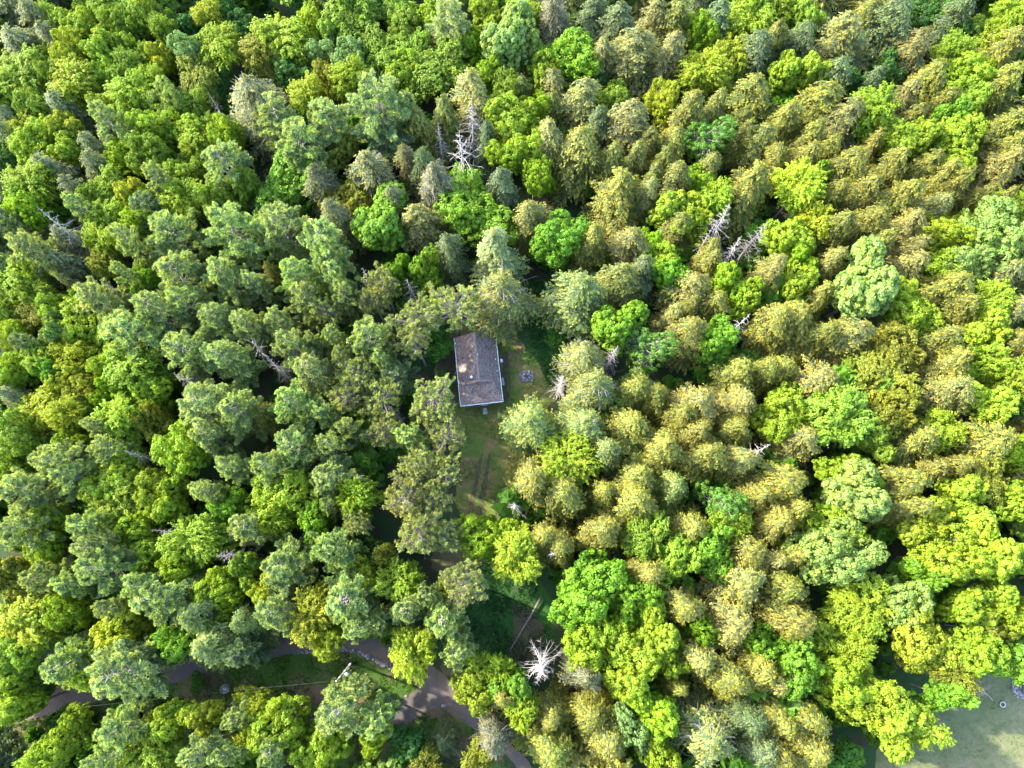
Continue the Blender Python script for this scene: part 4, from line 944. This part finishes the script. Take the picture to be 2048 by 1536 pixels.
# grass and weed tufts on the open ground
def tuftfield(name, outline, n, size, col, seed, label, holes=()):
    R = np.random.default_rng(seed); A = np.array(outline); lo, hi = A.min(0), A.max(0); C = []
    t = 0
    while len(C) < n and t < n*8:
        t += 1
        p = lo+(hi-lo)*R.random(2)
        if abs(p[0]) > 110 or not inside(p, outline) or any(inside(p, h) for h in holes): continue
        if mnoise.noise(Vector((p[0]*.35, p[1]*.35, seed))) < R.uniform(-.35, .25): continue
        lq = cin @ (Vector((p[0], p[1], 0))-Vector((cc.x, cc.y, 0)))
        if abs(lq.x) < hw and abs(lq.y) < hl: continue
        C.append(p)
    C = np.array(C); C = np.hstack([C, np.full((len(C), 1), .03)]); m = 5; P = np.repeat(C, m, 0)
    d = R.normal(size=(len(P), 3))*[.8, .8, .1]+[0, 0, .55]; d = unit(d); l = R.uniform(.5, 1.2, len(P))*size
    P = P+d*l[:, None]*.9+R.normal(size=P.shape)*[size*.6, size*.6, 0]
    nr = unit(np.cross(d, R.normal(size=(len(P), 3)))+np.array([0, 0, .5])); nr = unit(nr-d*(nr*d).sum(1)[:, None])
    o = obj(name, quads_to_mesh(name, [quads(P, d, nr, l, l*.42)], M_BROAD, [R.uniform(.7, 1.3, len(P))]), kind='stuff'); o.color = (*col, 1)
    tag(o, label, 'grass'); return o
tuftfield('weeds', VERGE, 4200, .13, (0.055, 0.13, 0.02), 2, 'green weeds spreading over the road verge', (SPUR, ROAD))
tuftfield('weeds', VERGE2, 2200, .15, (0.045, 0.12, 0.02), 3, 'dense green weeds along the bottom edge of the road', (ROAD,))
tuftfield('grass_tufts', LAWN, 3500, .07, (0.06, 0.10, 0.02), 4, 'short grass tufts around the cabin and down the drive')
tuftfield('grass_tufts', SHADE, 2600, .10, (0.02, 0.075, 0.018), 5, 'grass tufts coloured dark for shade above and right of the fire ring')  # tuft colour lowered too, following the painted shade of the sheet
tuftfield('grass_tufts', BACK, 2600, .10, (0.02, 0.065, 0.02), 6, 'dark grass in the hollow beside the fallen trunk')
tuftfield('grass_tufts', FIELD, 4500, .06, (0.085, 0.12, 0.04), 7, 'short grass of the mown field in the bottom right corner')

# ---------------------------------------------------------------- small things
M_ROCK = plain('grey_rock', (0.09, 0.09, 0.11), 0.9, var=.5, scale=5)
M_ROCK2 = plain('pale_rock', (0.17, 0.165, 0.18), 0.9, var=.35, scale=5)
M_CHAR = plain('charred_wood', (0.03, 0.028, 0.03), 0.9)
M_ASH = plain('grey_ash', (0.22, 0.21, 0.21), 0.95, scale=9)
def rock_mesh(seed):
    R = np.random.default_rng(seed); bm = MB(); n, m = 7, 4; V = []; F = []
    for i in range(1, m):
        for k in range(n):
            th = PI*i/m; ph = 2*PI*k/n; r = R.uniform(.75, 1.15)
            V.append((r*math.sin(th)*math.cos(ph), r*math.sin(th)*math.sin(ph)*.8, r*math.cos(th)*.65))
    V += [(0, 0, .65), (0, 0, -.65)]; t, b = len(V)-2, len(V)-1
    for k in range(n):
        F += [(t, k, (k+1) % n), (b, (m-2)*n+(k+1) % n, (m-2)*n+k)]
        for i in range(m-2): F.append((i*n+k, (i+1)*n+k, (i+1)*n+(k+1) % n, i*n+(k+1) % n))
    return V, F
rocks = []
for i in range(4):
    for mm in (M_ROCK, M_ROCK2):
        V, F = rock_mesh(100+i); rocks.append(mesh_py('rock', V, F, mm))
def rock_pile(px, py, ax, ay, n, label, cat, name, rz=0, filled=True):
    P, _ = W(px, py, 0.1); o = empty(name, (P.x, P.y, 0), rz); tag(o, label, cat)
    r_ = random.Random(px)
    for i in range(n):
        if filled and i > n*.45: a = r_.uniform(0, 2*PI); q = math.sqrt(r_.random())*.8; u, v = q*math.cos(a), q*math.sin(a); z = .12
        else:
            a = 2*PI*i/(n*.45 if filled else n)+r_.uniform(-.1, .1); u, v = math.cos(a), math.sin(a)
            if filled: m_ = max(abs(u), abs(v))**.6; u, v = u/m_, v/m_
            z = r_.uniform(.08, .22)
        c = obj('rock', rocks[r_.randrange(8)], o); s = r_.uniform(.12, .24)
        c.location = (u*ax, v*ay, z); c.scale = (s, s, s*.9); c.rotation_euler = (r_.uniform(-.4, .4), r_.uniform(-.4, .4), r_.uniform(0, 6))
    MB().lathe([(.001, .05), (min(ax, ay)*.9, .05), (min(ax, ay), .0)], (0, 0, 0), 14).build('ash_bed', M_ASH, o)
    for i in range(5):
        a = r_.uniform(0, PI); c_, s_ = math.cos(a)*ax*.5, math.sin(a)*ay*.5; dx, dy = r_.uniform(-.2, .2), r_.uniform(-.15, .15)
        MB().tube([(dx-c_, dy-s_, .14+.03*i), (dx+c_, dy+s_, .20+.03*i)], .045, 7).build('charred_log', M_CHAR, o)
    return o
rock_pile(1053, 753, .92, .72, 64, 'rough square ring of grey rocks for a campfire, right of the cabin', 'fire ring', 'fire_ring')
rock_pile(2042, 1378, 1.1, 1.0, 60, 'round fire pit of grey stones at the right edge of the mown field', 'fire pit', 'fire_pit')
# rings standing on the field and the cage by the road
def ring(px, py, r, tube, label, name='ring_planter', h=.25, mat=M_WHITE):
    P, _ = W(px, py, h); o = empty(name, (P.x, P.y, 0)); tag(o, label, 'planter ring')
    b = MB(); n = 28; V = []; F = []
    prof = [(r, 0), (r+tube, 0), (r+tube, h), (r+tube*.5, h+.03), (r, h)]
    m_ = len(prof)
    for k in range(n):
        a = 2*PI*k/n
        for rr_, z in prof: V.append((rr_*math.cos(a), rr_*math.sin(a), z))
    for k in range(n):
        for j in range(m_): F.append((k*m_+j, ((k+1) % n)*m_+j, ((k+1) % n)*m_+(j+1) % m_, k*m_+(j+1) % m_))
    b.add(V, F).build('rim', mat, o, True)
    MB().lathe([(r-.003, .004), (r-.003, h*.4), (.01, h*.45)], (0, 0, 0), 20).build('soil', G_SOIL, o)
    return o
M_RING = plain('pale_grey_paint', (.40, .43, .46), .6, var=.1)
ring(2006, 1409, .27, .07, 'pale ring lying alone on the mown grass near the right edge of the photo', mat=M_RING)
ring(1768, 1484, .27, .07, 'pale ring half hidden by the tree crown at the field corner', mat=M_RING)
# wire cage with a lid, by the road
P, _ = W(451, 1377, .4); cg = empty('wire_cage', (P.x, P.y, 0)); tag(cg, 'round grey wire cage standing on the leafy verge below the road', 'cage')
m_wire = plain('grey_wire', (0.42, 0.43, 0.45), .5, .6, .1)
for z in (.05, .3, .6, .9):
    n = 20; pts = [(.48*math.cos(2*PI*k/n), .48*math.sin(2*PI*k/n), z) for k in range(n+1)]
    MB().tube(pts, .025, 4, False).build('hoop', m_wire, cg)
for k in range(12):
    a = 2*PI*k/12; MB().tube([(.48*math.cos(a), .48*math.sin(a), 0), (.48*math.cos(a), .48*math.sin(a), .92)], .015, 4).build('upright', m_wire, cg)
MB().lathe([(.26, 0), (.30, .30), (.30, .52), (.24, .60), (.05, .62)], (0, 0, 0), 14).build('drum', plain('grey_plastic', (.22, .23, .25), .6), cg, True)
# utility pole
m_pole = bark_mat('weathered_pole_wood', (0.06, 0.052, 0.046), (0.14, 0.12, 0.105))
pb, _ = W(706, 1326, 0); PH = 10.5
ptop, _ = W(687, 1345, PH)
up = empty('utility_pole', (pb.x, pb.y, 0)); tag(up, 'leaning wooden utility pole with crossarm, insulators and a transformer above the verge', 'utility pole')
T_ = Vector((ptop.x-pb.x, ptop.y-pb.y, PH))
print('pole lean', T_)
MB().tube([(0, 0, -.3), T_], [.17, .11], 12).build('pole', m_pole, up, True)
d2 = Vector((1.0, 1.25, 0)).normalized()
A = T_*.97
MB().tube([A-d2*1.25, A+d2*1.25], .085, 4).build('crossarm', m_pole, up)
m_ins = plain('white_porcelain', (.72, .74, .76), .25, var=.05)
for s in (-1.15, -.6, .25, 1.1):
    b = A+d2*s; MB().lathe([(.03, 0), (.03, .12), (.085, .14), (.05, .19), (.085, .22), (.04, .28)], b+Vector((0, 0, .06)), 10).build('insulator', m_ins, up, True)
tc_ = T_*.87; perp = Vector((-d2.y, d2.x, 0))
for s in (.38,):
    tf = MB().lathe([(.20, 0), (.24, .04), (.24, .72), (.20, .78), (.05, .82)], tc_+perp*-.42+Vector((0, 0, -.3)), 16).build('transformer', m_metal, up, True)
    MB().lathe([(.04, 0), (.07, .06), (.04, .12), (.06, .18), (.02, .24)], tc_+perp*-.42+Vector((0, 0, .5)), 8).build('bushing', m_ins, tf, True)
MB().tube([A-d2*.9, tc_], .03, 4).build('brace', m_metal, up); MB().tube([A+d2*.9, tc_], .03, 4).build('brace', m_metal, up)
m_cable = plain('grey_cable', (.035, .04, .045), .6, var=.1)
def wire(p0, p1, sag, label, r=.009):
    p0, p1 = Vector(p0), Vector(p1); n = 24
    pts = [p0.lerp(p1, i/n)-Vector((0, 0, 4*sag*(i/n)*(1-i/n))) for i in range(n+1)]
    mb = MB().tube([p-pts[0] for p in pts], r, 5); o = mb.build('power_line', m_cable, None, True); o.location = pts[0]; tag(o, label, 'power line', 'wires of the utility pole')
top_w = pb + T_*.97
wL, _ = W(-60, 1440, 8.5); wR, _ = W(960, 1545, 9.0)
wire(top_w-d2*1.1+Vector((0, 0, .3)), wL, 1.0, 'thin wire running left from the pole over the verge to the photo edge')
wire(top_w+d2*1.05+Vector((0, 0, .3)), wR, .7, 'thin wire running down right from the pole across the gravel pull-in')
for i, (gx, gy_) in enumerate(((700, 1301), (708, 1299))):
    g0, _ = W(gx, gy_, 0)
    wire(top_w+d2*(.2*i-.1)-Vector((0, 0, .4*i)), g0, 0.02, ('left' if i == 0 else 'right')+' one of two guy wires slanting from the pole top up to the road edge', .010)
# fallen trunk with stubs
m_log = bark_mat('fallen_grey_bark', (0.09, 0.075, 0.065), (0.20, 0.165, 0.15))
a, _ = W(1082, 1195, .5); b, _ = W(1018, 1305, .25)
fl = empty('fallen_trunk', (a.x, a.y, 0)); tag(fl, 'long fallen conifer trunk with bare side branches lying in the shaded hollow', 'fallen tree')
D_ = Vector((b.x-a.x, b.y-a.y, 0)); Ln = D_.length; dn = D_.normalized(); pn_ = Vector((-dn.y, dn.x, 0))
MB().tube([(0, 0, .55), D_*.35+Vector((.05, 0, .5)), D_*.7+Vector((0, .05, .42)), D_+Vector((0, 0, .25))], [.17, .15, .12, .05], 10).build('trunk', m_log, fl, True)
rb = random.Random(4)
for i in range(26):
    t = .18+.8*i/26; s = 1 if i % 2 else -1; L_ = rb.uniform(.5, 1.5)
    p = D_*t+Vector((0, 0, .5-.25*t)); e = p+(pn_*s*rb.uniform(.6, 1)+dn*rb.uniform(.1, .6)+Vector((0, 0, rb.uniform(-.15, .5)))).normalized()*L_
    MB().tube([p, p.lerp(e, .5)+Vector((0, 0, .06)), e], [.03, .02, .008], 4, False).build('branch', m_log, fl)
# snags leaning at the left edge, and dead stems among the pines
def log(pa, pb_, za, zb, r0, r1, label, nbr=10, mat=None, name='leaning_dead_trunk'):
    a, _ = W(*pa, za); b, _ = W(*pb_, zb)
    o = empty(name, (a.x, a.y, 0)); tag(o, label, 'dead trunk'); d = Vector((b.x-a.x, b.y-a.y, zb-za))
    MB().tube([(0, 0, za), Vector((0, 0, za))+d*.5+Vector((.1, .1, 0)), Vector((0, 0, za))+d], [r0, (r0+r1)/2, r1], 8).build('trunk', mat or m_log, o, True)
    n_ = d.normalized()
    for i in range(nbr):
        p = Vector((0, 0, za))+d*(.35+.6*i/nbr); rv = Vector((rb.gauss(0, 1), rb.gauss(0, 1), rb.gauss(0, .6))); rv = (rv-n_*rv.dot(n_)).normalized()
        e = p+(rv+n_*.4).normalized()*rb.uniform(.6, 1.8)
        MB().tube([p, p.lerp(e, .5)+Vector((0, 0, .08)), e], [.03, .02, .007], 4, False).build('branch', mat or m_log, o)
log((40, 1374), (75, 1306), 1, 9, .16, .06, 'thin brown leaning dead trunk near the left edge above the road', 9)
log((0, 1302), (52, 1280), 6, 9, .10, .04, 'pale bare branch reaching in from the left edge above the road', 8, M_DEAD)
log((0, 1395), (62, 1368), 2, 4, .09, .03, 'pale tangle of dead wood on the left edge just above the road', 12, M_DEAD)
log((555, 745), (505, 683), 2, 13, .17, .06, 'bare grey pine trunk slanting through the gap left of the cabin', 26, M_DEADB)
log((842, 716), (824, 683), 2, 11, .20, .12, 'bare grey lower trunk of a pine just left of the cabin', 3, M_DEADB)
log((760, 935), (728, 925), .5, 3, .12, .05, 'grey dead branches in the dark gap left of the drive', 14, M_DEADB)
log((305, 912), (225, 905), 3, 6, .10, .04, 'fallen bare stem between the pines at the left', 8, M_DEADB)
log((1350, 770), (1335, 785), .4, .5, .12, .10, 'short fallen log in the dark opening right of centre', 2)
log((1010, 575), (1015, 560), .4, .5, .1, .08, 'fallen log under the pines above the cabin', 2)
log((1028, 1190), (1038, 1130), 6, 10, .05, .02, 'slim pale dead branch hanging over the dark hollow', 8, M_DEAD)
log((1985, 1400), (1945, 1365), 2.5, 6, .05, .03, 'bare grey limb poking out over the mown field', 26, M_DEADB)
# white utility box and stones
P, _ = W(1003, 722, .4); t = empty('meter_box', (P.x, P.y, 0), rot); tag(t, 'tiny white box standing against the right-hand wall of the cabin', 'box')
MB().box(-.16, .16, -.22, .22, 0, .62).build('body', M_WHITE, t); MB().box(-.18, .18, -.24, .24, .622, .68).build('lid', M_WHITE, t)
P, _ = W(979, 809, .3); t = empty('bucket', (P.x, P.y, 0)); tag(t, 'small greenish bucket beside the doorstep under the south eave', 'bucket')
MB().lathe([(.12, 0), (.17, .32), (.18, .33), (.15, .33), (.11, .05)], (0, 0, 0), 14).build('shell', plain('green_plastic', (.20, .26, .18), .6), t, True)
for i, (x, y, s, lb) in enumerate(((766, 1331, .45, 'pale boulder on the weedy verge beneath the road bend'), (888, 1411, .38, 'pale rock at the tip of the weeds beside the gravel pull-in'), (812, 1392, .25, 'small stone at the edge of the gravel pull-in'))):
    P, _ = W(x, y, .1); o = obj('boulder', rocks[1+2*i]); o.location = (P.x, P.y, .1); o.scale = (s, s*.8, s*.6); tag(o, lb, 'rock')
# stones of the low bank that edges the road
bank = []
def bank_pts():
    path = [(600,1305),(640,1298),(680,1296),(716,1303),(745,1317),(780,1335),(812,1350),(838,1362)]
    out = []
    for (x0, y0), (x1, y1) in zip(path, path[1:]):
        n = int(math.hypot(x1-x0, y1-y0)/4)
        for i in range(n): out.append((x0+(x1-x0)*i/n, y0+(y1-y0)*i/n))
    return out
bp = bank_pts(); P0, _ = W(*bp[0], 0); o = empty('stone_edging', (P0.x, P0.y, 0)); tag(o, 'low row of rubble stones along the lower edge of the gravel road', 'stone edging')
for i, (x, y) in enumerate(bp):
    for k in range(2):
        P, _ = W(x+rb.uniform(-3, 3), y+rb.uniform(-4, 4), 0); c = obj('stone', rocks[rb.randrange(8)], o)
        c.location = (P.x-P0.x, P.y-P0.y, .08); s = rb.uniform(.10, .26); c.scale = (s, s, s*.7); c.rotation_euler = (0, 0, rb.uniform(0, 6))
